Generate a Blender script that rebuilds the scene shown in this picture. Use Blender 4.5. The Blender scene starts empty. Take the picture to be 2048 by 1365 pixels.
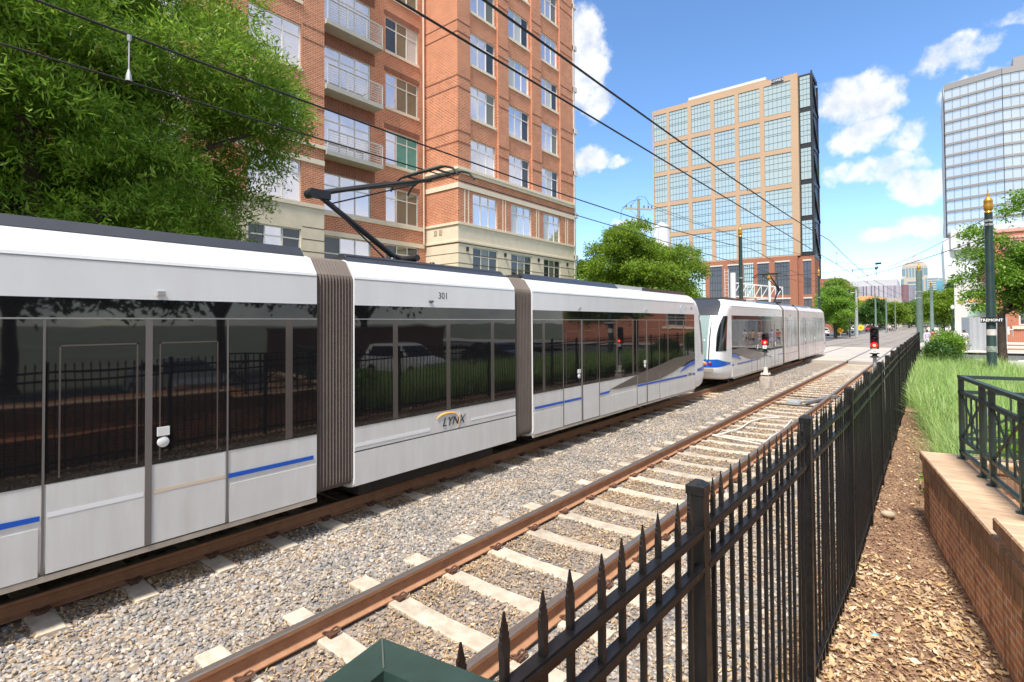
import bpy, math, random
import numpy as np
from mathutils import Vector, Matrix
R = math.radians
S = bpy.context.scene
COL = S.collection
random.seed(7)

# ------------------------------------------------------------------ camera, sun, sky
cam_d = bpy.data.cameras.new('camera'); cam = bpy.data.objects.new('camera', cam_d); COL.objects.link(cam)
cam_d.sensor_width = 36; cam_d.lens = 1049/2048*36; cam_d.shift_y = -0.02697
cam_d.clip_start = 0.05; cam_d.clip_end = 6000
cam.matrix_world = (Matrix.Translation((0, 0, 2.578)) @ Matrix.Rotation(R(38.578), 4, 'Z') @
                    Matrix.Rotation(R(91.1), 4, 'X') @ Matrix.Rotation(R(-.37), 4, 'Z'))
S.camera = cam
SUN_EL, SUN_AZ = 61, 165        # azimuth clockwise from +Y: a high, slightly veiled sun behind the photographer
sd = bpy.data.lights.new('sun', 'SUN'); sun = bpy.data.objects.new('sun', sd); COL.objects.link(sun)
sd.energy = 3.0; sd.angle = R(11); sd.color = (1, .95, .87)
_d = Vector((math.sin(R(SUN_AZ))*math.cos(R(SUN_EL)), math.cos(R(SUN_AZ))*math.cos(R(SUN_EL)), math.sin(R(SUN_EL))))
sun.rotation_euler = _d.to_track_quat('Z', 'Y').to_euler()
S.view_settings.view_transform = 'Standard'; S.view_settings.look = 'None'
S.view_settings.exposure = 1.16; S.view_settings.gamma = 1
S.cycles.max_bounces = 6; S.cycles.use_denoising = True

def build_world():
    w = bpy.data.worlds.new('World'); S.world = w; w.use_nodes = True
    nt = w.node_tree; nt.nodes.clear(); N = nt.nodes.new; L = nt.links.new
    out = N('ShaderNodeOutputWorld')
    sky = N('ShaderNodeTexSky'); sky.sky_type = 'NISHITA'; sky.sun_disc = False
    sky.sun_elevation = R(SUN_EL); sky.sun_rotation = R(SUN_AZ)
    sky.altitude = 1800; sky.air_density = 1.0; sky.dust_density = .1; sky.ozone_density = 2.2
    hs = N('ShaderNodeHueSaturation'); hs.inputs['Saturation'].default_value = 1.12; L(sky.outputs[0], hs.inputs['Color'])
    bg1 = N('ShaderNodeBackground'); L(hs.outputs[0], bg1.inputs[0]); bg1.inputs[1].default_value = .128
    tc = N('ShaderNodeTexCoord')
    def math_(op, a, b=None, c=None):
        n = N('ShaderNodeMath'); n.operation = op
        for i, v in enumerate((a, b, c)):
            if v is None: continue
            if isinstance(v, (int, float)): n.inputs[i].default_value = v
            else: L(v, n.inputs[i])
        return n.outputs[0]
    sep = N('ShaderNodeSeparateXYZ'); L(tc.outputs['Generated'], sep.inputs[0])
    az = math_('ARCTAN2', sep.outputs[0], sep.outputs[1]); el = math_('ARCSINE', sep.outputs[2])
    cmb = N('ShaderNodeCombineXYZ'); L(az, cmb.inputs[0]); L(el, cmb.inputs[1])
    def noise(vec, scale, detail, rough=.6):
        n = N('ShaderNodeTexNoise'); n.inputs['Scale'].default_value = scale; n.inputs['Detail'].default_value = detail
        n.inputs['Roughness'].default_value = rough; L(vec, n.inputs['Vector']); return n
    dn = noise(cmb.outputs[0], 9, 5)
    sub = N('ShaderNodeVectorMath'); sub.operation = 'SUBTRACT'; L(dn.outputs['Color'], sub.inputs[0]); sub.inputs[1].default_value = (.5, .5, .5)
    mul = N('ShaderNodeVectorMath'); mul.operation = 'MULTIPLY_ADD'; L(sub.outputs[0], mul.inputs[0]); mul.inputs[1].default_value = (.11, .085, 0); L(cmb.outputs[0], mul.inputs[2])
    V = mul.outputs[0]
    blobs = CLOUDS
    acc = None
    for (a0, e0, ra, re, k) in blobs:
        s_ = N('ShaderNodeVectorMath'); s_.operation = 'SUBTRACT'; L(V, s_.inputs[0]); s_.inputs[1].default_value = (a0, e0, 0)
        m_ = N('ShaderNodeVectorMath'); m_.operation = 'MULTIPLY'; L(s_.outputs[0], m_.inputs[0]); m_.inputs[1].default_value = (1/ra, 1/re, 0)
        l_ = N('ShaderNodeVectorMath'); l_.operation = 'LENGTH'; L(m_.outputs[0], l_.inputs[0])
        r_ = N('ShaderNodeMapRange'); r_.interpolation_type = 'SMOOTHSTEP'
        r_.inputs['From Min'].default_value = 1.25; r_.inputs['From Max'].default_value = .45; r_.inputs['To Max'].default_value = k
        L(l_.outputs['Value'], r_.inputs['Value'])
        acc = r_.outputs[0] if acc is None else math_('MAXIMUM', acc, r_.outputs[0])
    fine = noise(cmb.outputs[0], 26, 7, .62)
    dens = math_('ADD', acc, math_('MULTIPLY', math_('SUBTRACT', fine.outputs['Fac'], .5), 1.5))
    cr = N('ShaderNodeMapRange'); cr.interpolation_type = 'SMOOTHSTEP'; L(dens, cr.inputs['Value'])
    cr.inputs['From Min'].default_value = .34; cr.inputs['From Max'].default_value = 1.05
    # scattered cumulus over the rest of the sky (what the glass mirrors)
    big = noise(tc.outputs['Generated'], 2.6, 6, .6)
    br = N('ShaderNodeMapRange'); br.interpolation_type = 'SMOOTHSTEP'; L(big.outputs['Fac'], br.inputs['Value'])
    br.inputs['From Min'].default_value = .36; br.inputs['From Max'].default_value = .54
    dv = N('ShaderNodeVectorMath'); dv.operation = 'DOT_PRODUCT'; L(tc.outputs['Generated'], dv.inputs[0]); dv.inputs[1].default_value = (-.45, .86, .25)
    dm = N('ShaderNodeMapRange'); L(dv.outputs['Value'], dm.inputs['Value']); dm.inputs['From Min'].default_value = .62; dm.inputs['From Max'].default_value = .45
    rest = math_('MULTIPLY', br.outputs[0], dm.outputs[0])
    fac = math_('MULTIPLY', math_('MAXIMUM', cr.outputs[0], math_('MULTIPLY', rest, .85)), .97)
    # cloud tint: white tops, greyer thick parts
    sh = noise(cmb.outputs[0], 14, 4)
    ramp = N('ShaderNodeValToRGB'); L(sh.outputs['Fac'], ramp.inputs[0])
    ramp.color_ramp.elements[0].position = .3; ramp.color_ramp.elements[0].color = (.62, .68, .78, 1)
    ramp.color_ramp.elements[1].position = .56; ramp.color_ramp.elements[1].color = (1, 1, 1, 1)
    bg2 = N('ShaderNodeBackground'); L(ramp.outputs[0], bg2.inputs[0]); bg2.inputs[1].default_value = .52
    mx = N('ShaderNodeMixShader'); L(fac, mx.inputs[0]); L(bg1.outputs[0], mx.inputs[1]); L(bg2.outputs[0], mx.inputs[2])
    L(mx.outputs[0], out.inputs[0])
# cumulus in the northern sky: azimuth, elevation, half width, half height (radians), density
CLOUDS = [(-.535, .47, .06, .09, 1), (-.50, .405, .05, .04, .95), (-.515, .305, .05, .03, 1), (-.475, .298, .03, .018, .85),
          (-.085, .345, .07, .045, 1), (-.07, .29, .055, .04, .95), (-.06, .23, .07, .022, .8), (-.115, .24, .03, .025, .7), (-.03, .27, .04, .04, .7),
          (.035, .37, .06, .025, .75), (.065, .325, .06, .025, .95), (.10, .395, .05, .016, .55), (-.005, .20, .06, .03, 1), (-.02, .225, .035, .02, .7),
          (-.03, .132, .075, .02, .95), (.0, .145, .05, .022, .9), (-.16, .115, .015, .013, .8),
          (-.45, .175, .055, .018, .8), (-.2, .06, .04, .012, .5)]
build_world()

# ------------------------------------------------------------------ materials
MATS = {}
def _nodes(name):
    m = bpy.data.materials.new(name); m.use_nodes = True
    nt = m.node_tree; b = nt.nodes['Principled BSDF']
    MATS[name] = m
    return m, nt, b
def mat(name, col, rough=.6, metal=0., var=0., vscale=3., bump=0., bscale=60., coat=0., spec=.5, var2=None, island=None, emit=None, translucent=0., rvar=0., streak=None, orand=0.):
    """Principled surface with two octaves of colour variation in world space, optional bump and per-island colours."""
    if name in MATS: return MATS[name]
    m, nt, b = _nodes(name); N = nt.nodes.new; L = nt.links.new
    b.inputs['Base Color'].default_value = (*col, 1); b.inputs['Roughness'].default_value = rough
    b.inputs['Metallic'].default_value = metal; b.inputs['Specular IOR Level'].default_value = spec
    b.inputs['Coat Weight'].default_value = coat; b.inputs['Coat Roughness'].default_value = .08
    geo = N('ShaderNodeNewGeometry')
    colsock = None
    if island:
        rp = N('ShaderNodeValToRGB'); L(geo.outputs['Random Per Island'], rp.inputs[0])
        els = rp.color_ramp.elements
        while len(els) < len(island): els.new(.5)
        for i, c in enumerate(island):
            els[i].position = i/(len(island)-1); els[i].color = (*c, 1)
        colsock = rp.outputs[0]
    if var or var2:
        n1 = N('ShaderNodeTexNoise'); n1.inputs['Scale'].default_value = vscale; n1.inputs['Detail'].default_value = 6; n1.inputs['Roughness'].default_value = .65
        if streak:
            mp = N('ShaderNodeMapping'); mp.inputs['Scale'].default_value = streak; L(geo.outputs['Position'], mp.inputs[0]); L(mp.outputs[0], n1.inputs['Vector'])
        else: L(geo.outputs['Position'], n1.inputs['Vector'])
        mr = N('ShaderNodeMapRange'); L(n1.outputs['Fac'], mr.inputs['Value']); mr.inputs['From Min'].default_value = .3; mr.inputs['From Max'].default_value = .7
        if var2:
            mx = N('ShaderNodeMixRGB'); L(mr.outputs[0], mx.inputs[0])
            if colsock: L(colsock, mx.inputs[1])
            else: mx.inputs[1].default_value = (*col, 1)
            mx.inputs[2].default_value = (*var2, 1); colsock = mx.outputs[0]
        else:
            mr.inputs['To Min'].default_value = 1-var; mr.inputs['To Max'].default_value = 1+var
            mx = N('ShaderNodeVectorMath'); mx.operation = 'SCALE'; L(mr.outputs[0], mx.inputs['Scale'])
            if colsock: L(colsock, mx.inputs[0])
            else: mx.inputs[0].default_value = col
            colsock = mx.outputs[0]
        if rvar:
            rr = N('ShaderNodeMapRange'); L(n1.outputs['Fac'], rr.inputs['Value']); rr.inputs['From Min'].default_value = .3; rr.inputs['From Max'].default_value = .7
            rr.inputs['To Min'].default_value = max(.02, rough-rvar); rr.inputs['To Max'].default_value = rough+rvar; L(rr.outputs[0], b.inputs['Roughness'])
    if orand:
        oi = N('ShaderNodeObjectInfo'); mo = N('ShaderNodeMapRange'); L(oi.outputs['Random'], mo.inputs['Value']); mo.inputs['To Min'].default_value = 1-orand; mo.inputs['To Max'].default_value = 1+orand
        so = N('ShaderNodeVectorMath'); so.operation = 'SCALE'; L(mo.outputs[0], so.inputs['Scale'])
        if colsock: L(colsock, so.inputs[0])
        else: so.inputs[0].default_value = col
        colsock = so.outputs[0]
    if colsock: L(colsock, b.inputs['Base Color'])
    if bump:
        n2 = N('ShaderNodeTexNoise'); n2.inputs['Scale'].default_value = bscale; n2.inputs['Detail'].default_value = 5; L(geo.outputs['Position'], n2.inputs['Vector'])
        bp = N('ShaderNodeBump'); bp.inputs['Strength'].default_value = bump; bp.inputs['Distance'].default_value = .02; L(n2.outputs['Fac'], bp.inputs['Height'])
        L(bp.outputs[0], b.inputs['Normal'])
    if emit:
        b.inputs['Emission Color'].default_value = (*emit[0], 1); b.inputs['Emission Strength'].default_value = emit[1]
    if translucent:
        tr = N('ShaderNodeBsdfTranslucent'); ms = N('ShaderNodeMixShader'); ms.inputs[0].default_value = translucent
        if colsock: L(colsock, tr.inputs[0])
        else: tr.inputs[0].default_value = (*col, 1)
        o = nt.nodes['Material Output']; L(b.outputs[0], ms.inputs[1]); L(tr.outputs[0], ms.inputs[2]); L(ms.outputs[0], o.inputs[0])
    return m
def brick(name, c1, c2, mortar, bw=.215, rh=.075, ms=.010, rough=.85, vertical=False, var=.25, offset=.5, stain=None, bump=.4):
    if name in MATS: return MATS[name]
    m, nt, b = _nodes(name); N = nt.nodes.new; L = nt.links.new
    b.inputs['Roughness'].default_value = rough; b.inputs['Specular IOR Level'].default_value = .25
    tc = N('ShaderNodeTexCoord'); br = N('ShaderNodeTexBrick'); vec = tc.outputs['UV']
    if vertical:
        mp = N('ShaderNodeMapping'); mp.inputs['Rotation'].default_value = (0, 0, R(90)); L(vec, mp.inputs[0]); vec = mp.outputs[0]
    L(vec, br.inputs['Vector']); br.offset = offset
    br.inputs['Color1'].default_value = (*c1, 1); br.inputs['Color2'].default_value = (*c2, 1); br.inputs['Mortar'].default_value = (*mortar, 1)
    br.inputs['Scale'].default_value = 1; br.inputs['Brick Width'].default_value = bw; br.inputs['Row Height'].default_value = rh
    br.inputs['Mortar Size'].default_value = ms; br.inputs['Mortar Smooth'].default_value = .2; br.inputs['Bias'].default_value = 0
    geo = N('ShaderNodeNewGeometry')
    n1 = N('ShaderNodeTexNoise'); n1.inputs['Scale'].default_value = 1.3; n1.inputs['Detail'].default_value = 8; n1.inputs['Roughness'].default_value = .75; L(geo.outputs['Position'], n1.inputs['Vector'])
    mr = N('ShaderNodeMapRange'); L(n1.outputs['Fac'], mr.inputs['Value']); mr.inputs['From Min'].default_value = .25; mr.inputs['From Max'].default_value = .75
    mr.inputs['To Min'].default_value = 1-var; mr.inputs['To Max'].default_value = 1+var
    sc = N('ShaderNodeVectorMath'); sc.operation = 'SCALE'; L(br.outputs['Color'], sc.inputs[0]); L(mr.outputs[0], sc.inputs['Scale'])
    cs = sc.outputs[0]
    if stain:
        mp = N('ShaderNodeMapping'); mp.inputs['Scale'].default_value = stain[1]; L(tc.outputs['UV'], mp.inputs[0])
        n3 = N('ShaderNodeTexNoise'); n3.inputs['Scale'].default_value = stain[2]; n3.inputs['Detail'].default_value = 6; L(mp.outputs[0], n3.inputs['Vector'])
        r3 = N('ShaderNodeMapRange'); L(n3.outputs['Fac'], r3.inputs['Value']); r3.inputs['From Min'].default_value = .46; r3.inputs['From Max'].default_value = .68; r3.inputs['To Max'].default_value = .62
        mx = N('ShaderNodeMixRGB'); L(r3.outputs[0], mx.inputs[0]); L(cs, mx.inputs[1]); mx.inputs[2].default_value = (*stain[0], 1); cs = mx.outputs[0]
    L(cs, b.inputs['Base Color'])
    bp = N('ShaderNodeBump'); bp.inputs['Strength'].default_value = bump; bp.inputs['Distance'].default_value = .01; bp.invert = True
    L(br.outputs['Fac'], bp.inputs['Height']); L(bp.outputs[0], b.inputs['Normal'])
    return m
def glass(name, col, rough=.03, metal=0., spec=.6, wave=.02, wscale=1.2):
    if name in MATS: return MATS[name]
    m, nt, b = _nodes(name); N = nt.nodes.new; L = nt.links.new
    b.inputs['Base Color'].default_value = (*col, 1); b.inputs['Roughness'].default_value = rough; b.inputs['Metallic'].default_value = metal
    b.inputs['Specular IOR Level'].default_value = spec
    geo = N('ShaderNodeNewGeometry'); n = N('ShaderNodeTexNoise'); n.inputs['Scale'].default_value = wscale; n.inputs['Detail'].default_value = 2; L(geo.outputs['Position'], n.inputs['Vector'])
    bp = N('ShaderNodeBump'); bp.inputs['Strength'].default_value = wave; bp.inputs['Distance'].default_value = .2; L(n.outputs['Fac'], bp.inputs['Height']); L(bp.outputs[0], b.inputs['Normal'])
    return m

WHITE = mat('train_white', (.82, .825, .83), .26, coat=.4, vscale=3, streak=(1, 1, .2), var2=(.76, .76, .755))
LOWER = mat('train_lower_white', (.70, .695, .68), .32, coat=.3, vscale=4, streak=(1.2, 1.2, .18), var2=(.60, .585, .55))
SKIRT = mat('train_sill_trim', (.42, .36, .29), .5, var=.2)
TGLASS = glass('train_window_glass', (.010, .010, .011), .025, spec=.75, wave=.012, wscale=.9)
TPILLAR = mat('train_window_pillar', (.095, .08, .072), .14)
TGASKET = mat('train_door_gasket', (.16, .145, .135), .35)
TSEAM = mat('panel_seam', (.05, .05, .05), .6)
TLINE = mat('window_trim_line', (.42, .42, .42), .3, metal=.6)
BELLOWS = mat('bellows_rubber', (.135, .108, .094), .75, var=.15, vscale=2)
ROOFD = mat('roof_shroud_grey', (.045, .046, .05), .32, coat=.2, var=.12)
ROOFL = mat('roof_panel_light', (.5, .5, .5), .5, var=.1)
BLUE = mat('stripe_blue', (.006, .10, .52), .3, coat=.3)
TAUPE = mat('swoosh_taupe', (.10, .085, .075), .3, coat=.3, var=.1)
PALEB = mat('logo_pale_blue', (.35, .55, .72), .4)
ORANGE = mat('logo_orange', (.85, .42, .07), .4)
LETTER = mat('lettering_black', (.03, .03, .035), .4)
LETTERW = mat('lettering_white', (.8, .8, .8), .4)
UNDER = mat('undercarriage', (.025, .023, .021), .8, var=.3)
PANTO = mat('pantograph_steel', (.035, .035, .037), .42, metal=.3)
CARBON = mat('contact_strip', (.28, .27, .26), .4, metal=.6)
WRAP = mat('advert_wrap', (.56, .46, .43), .35, coat=.3, vscale=1.2, var2=(.70, .63, .59))
WRAPG = mat('advert_wrap_dark', (.16, .16, .17), .15, vscale=.9, var2=(.55, .54, .52))
SCREEN = glass('windshield_glass', (.23, .31, .30), .05, spec=.6)
LAMPR = mat('tail_lamp_red', (.25, .02, .05), .15, coat=.5)
LAMPA = mat('marker_lamp_amber', (.75, .25, .03), .15, coat=.5)
RUST = mat('rail_rust', (.33, .158, .078), .75, vscale=9, var2=(.43, .225, .122), bump=.25, bscale=140)
RAILTOP = mat('rail_head_worn', (.27, .225, .19), .33, metal=.65, var=.3, vscale=14, streak=(10, .6, 10))
CLIP = mat('rail_clip_rust', (.115, .052, .03), .8, var=.3, vscale=20)
SLEEP = mat('sleeper_concrete', (.60, .52, .41), .9, orand=.13, vscale=5.5, var2=(.36, .29, .215), bump=.25, bscale=90)
CONC = mat('concrete_paving', (.47, .435, .39), .9, var=.12, vscale=1.5, bump=.15, bscale=60)
ASPH = mat('asphalt', (.10, .10, .105), .9, var=.2, vscale=.8, bump=.2, bscale=120)
KERB = mat('kerb_stone', (.50, .46, .41), .9, var=.12)
PAINTW = mat('road_paint_white', (.75, .74, .7), .7, var=.1)
GROUND = mat('far_ground', (.16, .17, .12), .95, var=.3, vscale=.1)
FENCE = mat('fence_black_paint', (.009, .0085, .0085), .40, spec=.38, var=.35, vscale=30, bump=.03, bscale=300, rvar=.12)
GREEN = mat('railing_green_paint', (.022, .047, .038), .42, var=.2, vscale=12, bump=.04, bscale=200, rvar=.1)
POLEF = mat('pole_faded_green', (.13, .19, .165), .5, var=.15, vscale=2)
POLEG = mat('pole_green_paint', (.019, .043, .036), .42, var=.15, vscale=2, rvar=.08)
GOLD = mat('finial_gold', (.55, .30, .05), .38, metal=.45)
GALV = mat('galvanised_steel', (.50, .51, .50), .5, metal=.5, var=.12)
WIRE = mat('overhead_wire_dark', (.022, .021, .02), .5, metal=.3)
BLACKP = mat('signal_black', (.014, .014, .015), .5)
REDL = mat('signal_red_lens', (.6, .01, .01), .2, emit=((1, .10, .06), 4))
HOODGLOW = mat('signal_rim_red_glow', (.45, .008, .01), .25, emit=((1, .01, .01), .5))  # red lamplight on rim and visor, put in as colour and emission
DARKL = mat('signal_dark_lens', (.03, .016, .013), .15)
BARK = mat('bark', (.07, .052, .038), .95, var=.35, vscale=9, bump=.6, bscale=25)
STONE = mat('gravel_stones', (.4, .38, .36), .85, island=[(.115, .115, .12), (.32, .295, .27), (.185, .182, .185), (.46, .39, .31), (.27, .25, .23), (.37, .28, .19), (.54, .48, .41), (.23, .225, .225), (.39, .33, .265)], var=.3, vscale=1.1)
STONEB = mat('gravel_stones_rusty', (.3, .2, .15), .9, island=[(.15, .12, .10), (.30, .235, .18), (.20, .175, .155), (.36, .275, .195), (.24, .18, .135), (.42, .34, .26), (.17, .15, .14)], var=.3, vscale=1.6)
CHIP = mat('dry_chips', (.4, .25, .1), .85, island=[(.38, .22, .09), (.55, .39, .21), (.25, .125, .055), (.62, .49, .32), (.45, .27, .12)])
DRYLEAF = mat('dry_leaves', (.5, .35, .18), .75, island=[(.46, .27, .10), (.70, .51, .29), (.27, .14, .065), (.78, .63, .44), (.56, .35, .16), (.42, .31, .20), (.64, .42, .20)], translucent=.12)
MULCH = mat('mulch_chips', (.15, .08, .05), .9, island=[(.16, .08, .05), (.29, .15, .09), (.40, .24, .15), (.12, .06, .04), (.48, .32, .20)])
GRASSM = mat('grass_blade', (.1, .2, .04), .5, island=[(.30, .50, .10), (.46, .62, .20), (.15, .29, .05), (.60, .68, .34), (.36, .55, .13), (.24, .42, .08)], translucent=.4)
BRICKA = brick('apartment_brick', (.45, .122, .05), (.575, .19, .086), (.68, .48, .34), bw=.24, rh=.088, ms=.0125, var=.2)
BRICKD = brick('soldier_brick', (.20, .065, .042), (.27, .09, .055), (.32, .2, .14), bw=.24, rh=.088, ms=.011, vertical=True, var=.2)
CREAM = mat('cream_block', (.74, .64, .48), .85, var=.08, vscale=2, bump=.05)
CREAMB = brick('cream_brick', (.58, .47, .31), (.62, .51, .35), (.46, .38, .26), bw=.4, rh=.2, ms=.006, var=.05, bump=.15)
CREAMT = mat('cream_trim', (.77, .67, .51), .8, var=.05)
GROOVE = mat('joint_shadow_gap', (.16, .12, .08), .9)
FRAMEW = mat('window_frame_cream', (.76, .74, .69), .5, var=.04)
PANE = glass('pane_sky_glass', (.82, .75, .74), .03, metal=.7, wave=.03, wscale=.7)
PANEW = glass('pane_white_blind', (.60, .59, .55), .12, metal=.1, spec=.9, wave=.03)
PANEB = glass('pane_blind_glass', (.20, .19, .13), .06, metal=.15, spec=.9, wave=.03)
PANET = glass('pane_teal_blind', (.10, .36, .31), .06, metal=.1, spec=.8, wave=.03)
PANED = glass('pane_dark_glass', (.05, .055, .06), .04, metal=.2, spec=.9, wave=.03)
BALC = mat('balcony_metal', (.60, .59, .55), .5, metal=.2, var=.05)
BALCD = mat('balcony_slab_grey', (.44, .42, .37), .7, var=.08)

# ------------------------------------------------------------------ mesh helpers
def fast_mesh(name, verts, faces, smooth=False):
    verts = np.asarray(verts, np.float32); faces = np.asarray(faces, np.int32)
    me = bpy.data.meshes.new(name); k = faces.shape[1]
    me.vertices.add(len(verts)); me.vertices.foreach_set('co', verts.ravel())
    me.loops.add(faces.size); me.loops.foreach_set('vertex_index', faces.ravel())
    me.polygons.add(len(faces)); me.polygons.foreach_set('loop_start', np.arange(0, faces.size, k, dtype=np.int32))
    me.polygons.foreach_set('use_smooth', np.full(len(faces), smooth))
    me.update(calc_edges=True); return me
def box_uv(me):
    n = len(me.polygons); uv = me.uv_layers.new(name='UVMap')
    nl = len(me.loops); vi = np.empty(nl, np.int32); me.loops.foreach_get('vertex_index', vi)
    co = np.empty(len(me.vertices)*3, np.float32); me.vertices.foreach_get('co', co); co = co.reshape(-1, 3)[vi]
    nr = np.empty(n*3, np.float32); me.polygons.foreach_get('normal', nr); nr = nr.reshape(-1, 3)
    lt = np.empty(n, np.int32); me.polygons.foreach_get('loop_total', lt); nr = np.repeat(nr, lt, 0)
    flat = np.abs(nr[:, 2]) > .75
    h = np.hypot(nr[:, 0], nr[:, 1]) + 1e-9
    u = (-nr[:, 1]*co[:, 0] + nr[:, 0]*co[:, 1])/h; v = co[:, 2].copy()
    u[flat] = co[flat, 0]; v[flat] = co[flat, 1]
    uv.data.foreach_set('uv', np.stack([u, v], 1).astype(np.float32).ravel())
def link(name, me, parent=None):
    o = bpy.data.objects.new(name, me); COL.objects.link(o)
    if parent is not None: o.parent = parent
    return o
class MB:
    def __init__(s): s.v = []; s.f = []; s.m = []; s.s = []; s.T = None; s.blocks = []
    def _add(s, vs, fs, mi=0, sm=False):
        b = len(s.v); s.blocks.append(b)
        if s.T is not None: vs = [tuple(s.T @ Vector(p)) for p in vs]
        s.v += [tuple(p) for p in vs]; s.f += [tuple(b+i for i in f) for f in fs]; s.m += [mi]*len(fs); s.s += [sm]*len(fs)
    def box(s, x0, x1, y0, y1, z0, z1, mi=0):
        s._add([(x0, y0, z0), (x1, y0, z0), (x1, y1, z0), (x0, y1, z0), (x0, y0, z1), (x1, y0, z1), (x1, y1, z1), (x0, y1, z1)],
               [(0, 3, 2, 1), (4, 5, 6, 7), (0, 1, 5, 4), (1, 2, 6, 5), (2, 3, 7, 6), (3, 0, 4, 7)], mi)
    def cbox(s, c, d, mi=0): s.box(c[0]-d[0]/2, c[0]+d[0]/2, c[1]-d[1]/2, c[1]+d[1]/2, c[2]-d[2]/2, c[2]+d[2]/2, mi)
    def poly(s, pts, mi=0): s._add(pts, [tuple(range(len(pts)))], mi)
    def prism(s, pts, n, mi=0):
        """polygon pts swept by vector n (top face is pts+n)"""
        n = Vector(n); k = len(pts); a = [Vector(p) for p in pts]
        s._add([tuple(p) for p in a]+[tuple(p+n) for p in a], [tuple(range(k))[::-1], tuple(range(k, 2*k))]+[(i, (i+1) % k, k+(i+1) % k, k+i) for i in range(k)], mi)
    def bar(s, p0, p1, w, h=None, mi=0, up=(0, 0, 1)):
        h = w if h is None else h
        p0, p1 = Vector(p0), Vector(p1); d = (p1-p0).normalized(); u = Vector(up)
        if abs(d.dot(u)) > .97: u = Vector((1, 0, 0))
        a = d.cross(u).normalized()*w/2; b = a.cross(d).normalized()*h/2
        q = [p0-a-b, p0+a-b, p0+a+b, p0-a+b, p1-a-b, p1+a-b, p1+a+b, p1-a+b]
        s._add(q, [(0, 1, 2, 3), (7, 6, 5, 4), (0, 4, 5, 1), (1, 5, 6, 2), (2, 6, 7, 3), (3, 7, 4, 0)], mi)
    def tube(s, pts, r, n=8, mi=0, cap=True, sm=True):
        pts = [Vector(p) for p in pts]; rs = r if isinstance(r, (list, tuple)) else [r]*len(pts)
        d0 = (pts[1]-pts[0]).normalized(); u = Vector((0, 0, 1)) if abs(d0.z) < .9 else Vector((1, 0, 0))
        vs = []; fs = []
        for i, p in enumerate(pts):
            d = (pts[min(i+1, len(pts)-1)]-pts[max(i-1, 0)]).normalized()
            a = d.cross(u)
            if a.length < 1e-4: a = d.cross(Vector((0, 1, 0)))
            a.normalize(); b = a.cross(d).normalized(); u = b
            for k in range(n):
                t = 2*math.pi*k/n; vs.append(p+(a*math.cos(t)+b*math.sin(t))*rs[i])
        for i in range(len(pts)-1):
            for k in range(n): fs.append((i*n+k, i*n+(k+1) % n, (i+1)*n+(k+1) % n, (i+1)*n+k))
        if cap: fs += [tuple(range(n))[::-1], tuple(range((len(pts)-1)*n, len(pts)*n))]
        s._add(vs, fs, mi, sm)
    def lathe(s, prof, c=(0, 0, 0), n=16, mi=0):
        s.tube([(c[0], c[1], c[2]+z) for r, z in prof], [max(r, 1e-4) for r, z in prof], n, mi)
    def grid(s, P, mi=0, sm=True, flip=False):
        r, c = len(P), len(P[0]); vs = [p for row in P for p in row]; fs = []
        for i in range(r-1):
            for j in range(c-1):
                q = (i*c+j, i*c+j+1, (i+1)*c+j+1, (i+1)*c+j); fs.append(q[::-1] if flip else q)
        s._add(vs, fs, mi, sm)
    def mesh(s, name, mats):
        me = bpy.data.meshes.new(name); me.from_pydata(s.v, [], s.f); 
        mats = mats if isinstance(mats, (list, tuple)) else [mats]
        for m in mats: me.materials.append(m)
        me.polygons.foreach_set('material_index', s.m); me.polygons.foreach_set('use_smooth', s.s); me.update()
        if any(s.s): me.set_sharp_from_angle(angle=R(42))
        box_uv(me); return me
    def build(s, name, mats, parent=None): return link(name, s.mesh(name, mats), parent)
    def build_split(s, name, mats, parent=None):
        """one object for every piece that was added separately"""
        out = []; n = len(s.v); cuts = sorted(set(s.blocks)); i = 0
        for a, e in zip(cuts, cuts[1:]+[n]):
            q = MB(); q.v = s.v[a:e]
            for f, m_, k in zip(s.f, s.m, s.s):
                if a <= f[0] < e: q.f.append(tuple(x-a for x in f)); q.m.append(m_); q.s.append(k)
            out.append(q.build(name, mats, parent))
        return out
def tag(o, label=None, cat=None, group=None, kind=None):
    if label: o['label'] = label
    if cat: o['category'] = cat
    if group: o['group'] = group
    if kind: o['kind'] = kind
    return o
def empty(name, loc=(0, 0, 0), rz=0.):
    o = bpy.data.objects.new(name, None); COL.objects.link(o); o.location = loc; o.rotation_euler = (0, 0, rz); o.empty_display_size = .2; return o
def copy_tree(o, parent=None):
    c = o.copy(); COL.objects.link(c)
    if parent is not None: c.parent = parent
    for ch in list(o.children): copy_tree(ch, c)
    return c
def text(name, body, size, m, parent, mtx, extrude=.002, shear=0., align='CENTER', bold=0.):
    cu = bpy.data.curves.new(name, 'FONT'); cu.body = body; cu.size = size; cu.extrude = extrude; cu.shear = shear; cu.align_x = align; cu.resolution_u = 3; cu.offset = bold
    t = bpy.data.objects.new(name, cu); COL.objects.link(t); bpy.context.view_layer.update()
    me = bpy.data.meshes.new_from_object(t.evaluated_get(bpy.context.evaluated_depsgraph_get()))
    bpy.data.objects.remove(t); me.name = name; me.materials.clear(); me.materials.append(m); me.transform(mtx)
    return link(name, me, parent)
def facing(normal, origin):   # text matrix: lettering that reads upright on a vertical face with this outward normal
    n = Vector(normal).normalized(); u = Vector((0, 0, 1)); r = u.cross(n)
    return Matrix(((r.x, u.x, n.x, origin[0]), (r.y, u.y, n.y, origin[1]), (r.z, u.z, n.z, origin[2]), (0, 0, 0, 1)))
rng = np.random.default_rng(11)

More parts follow.
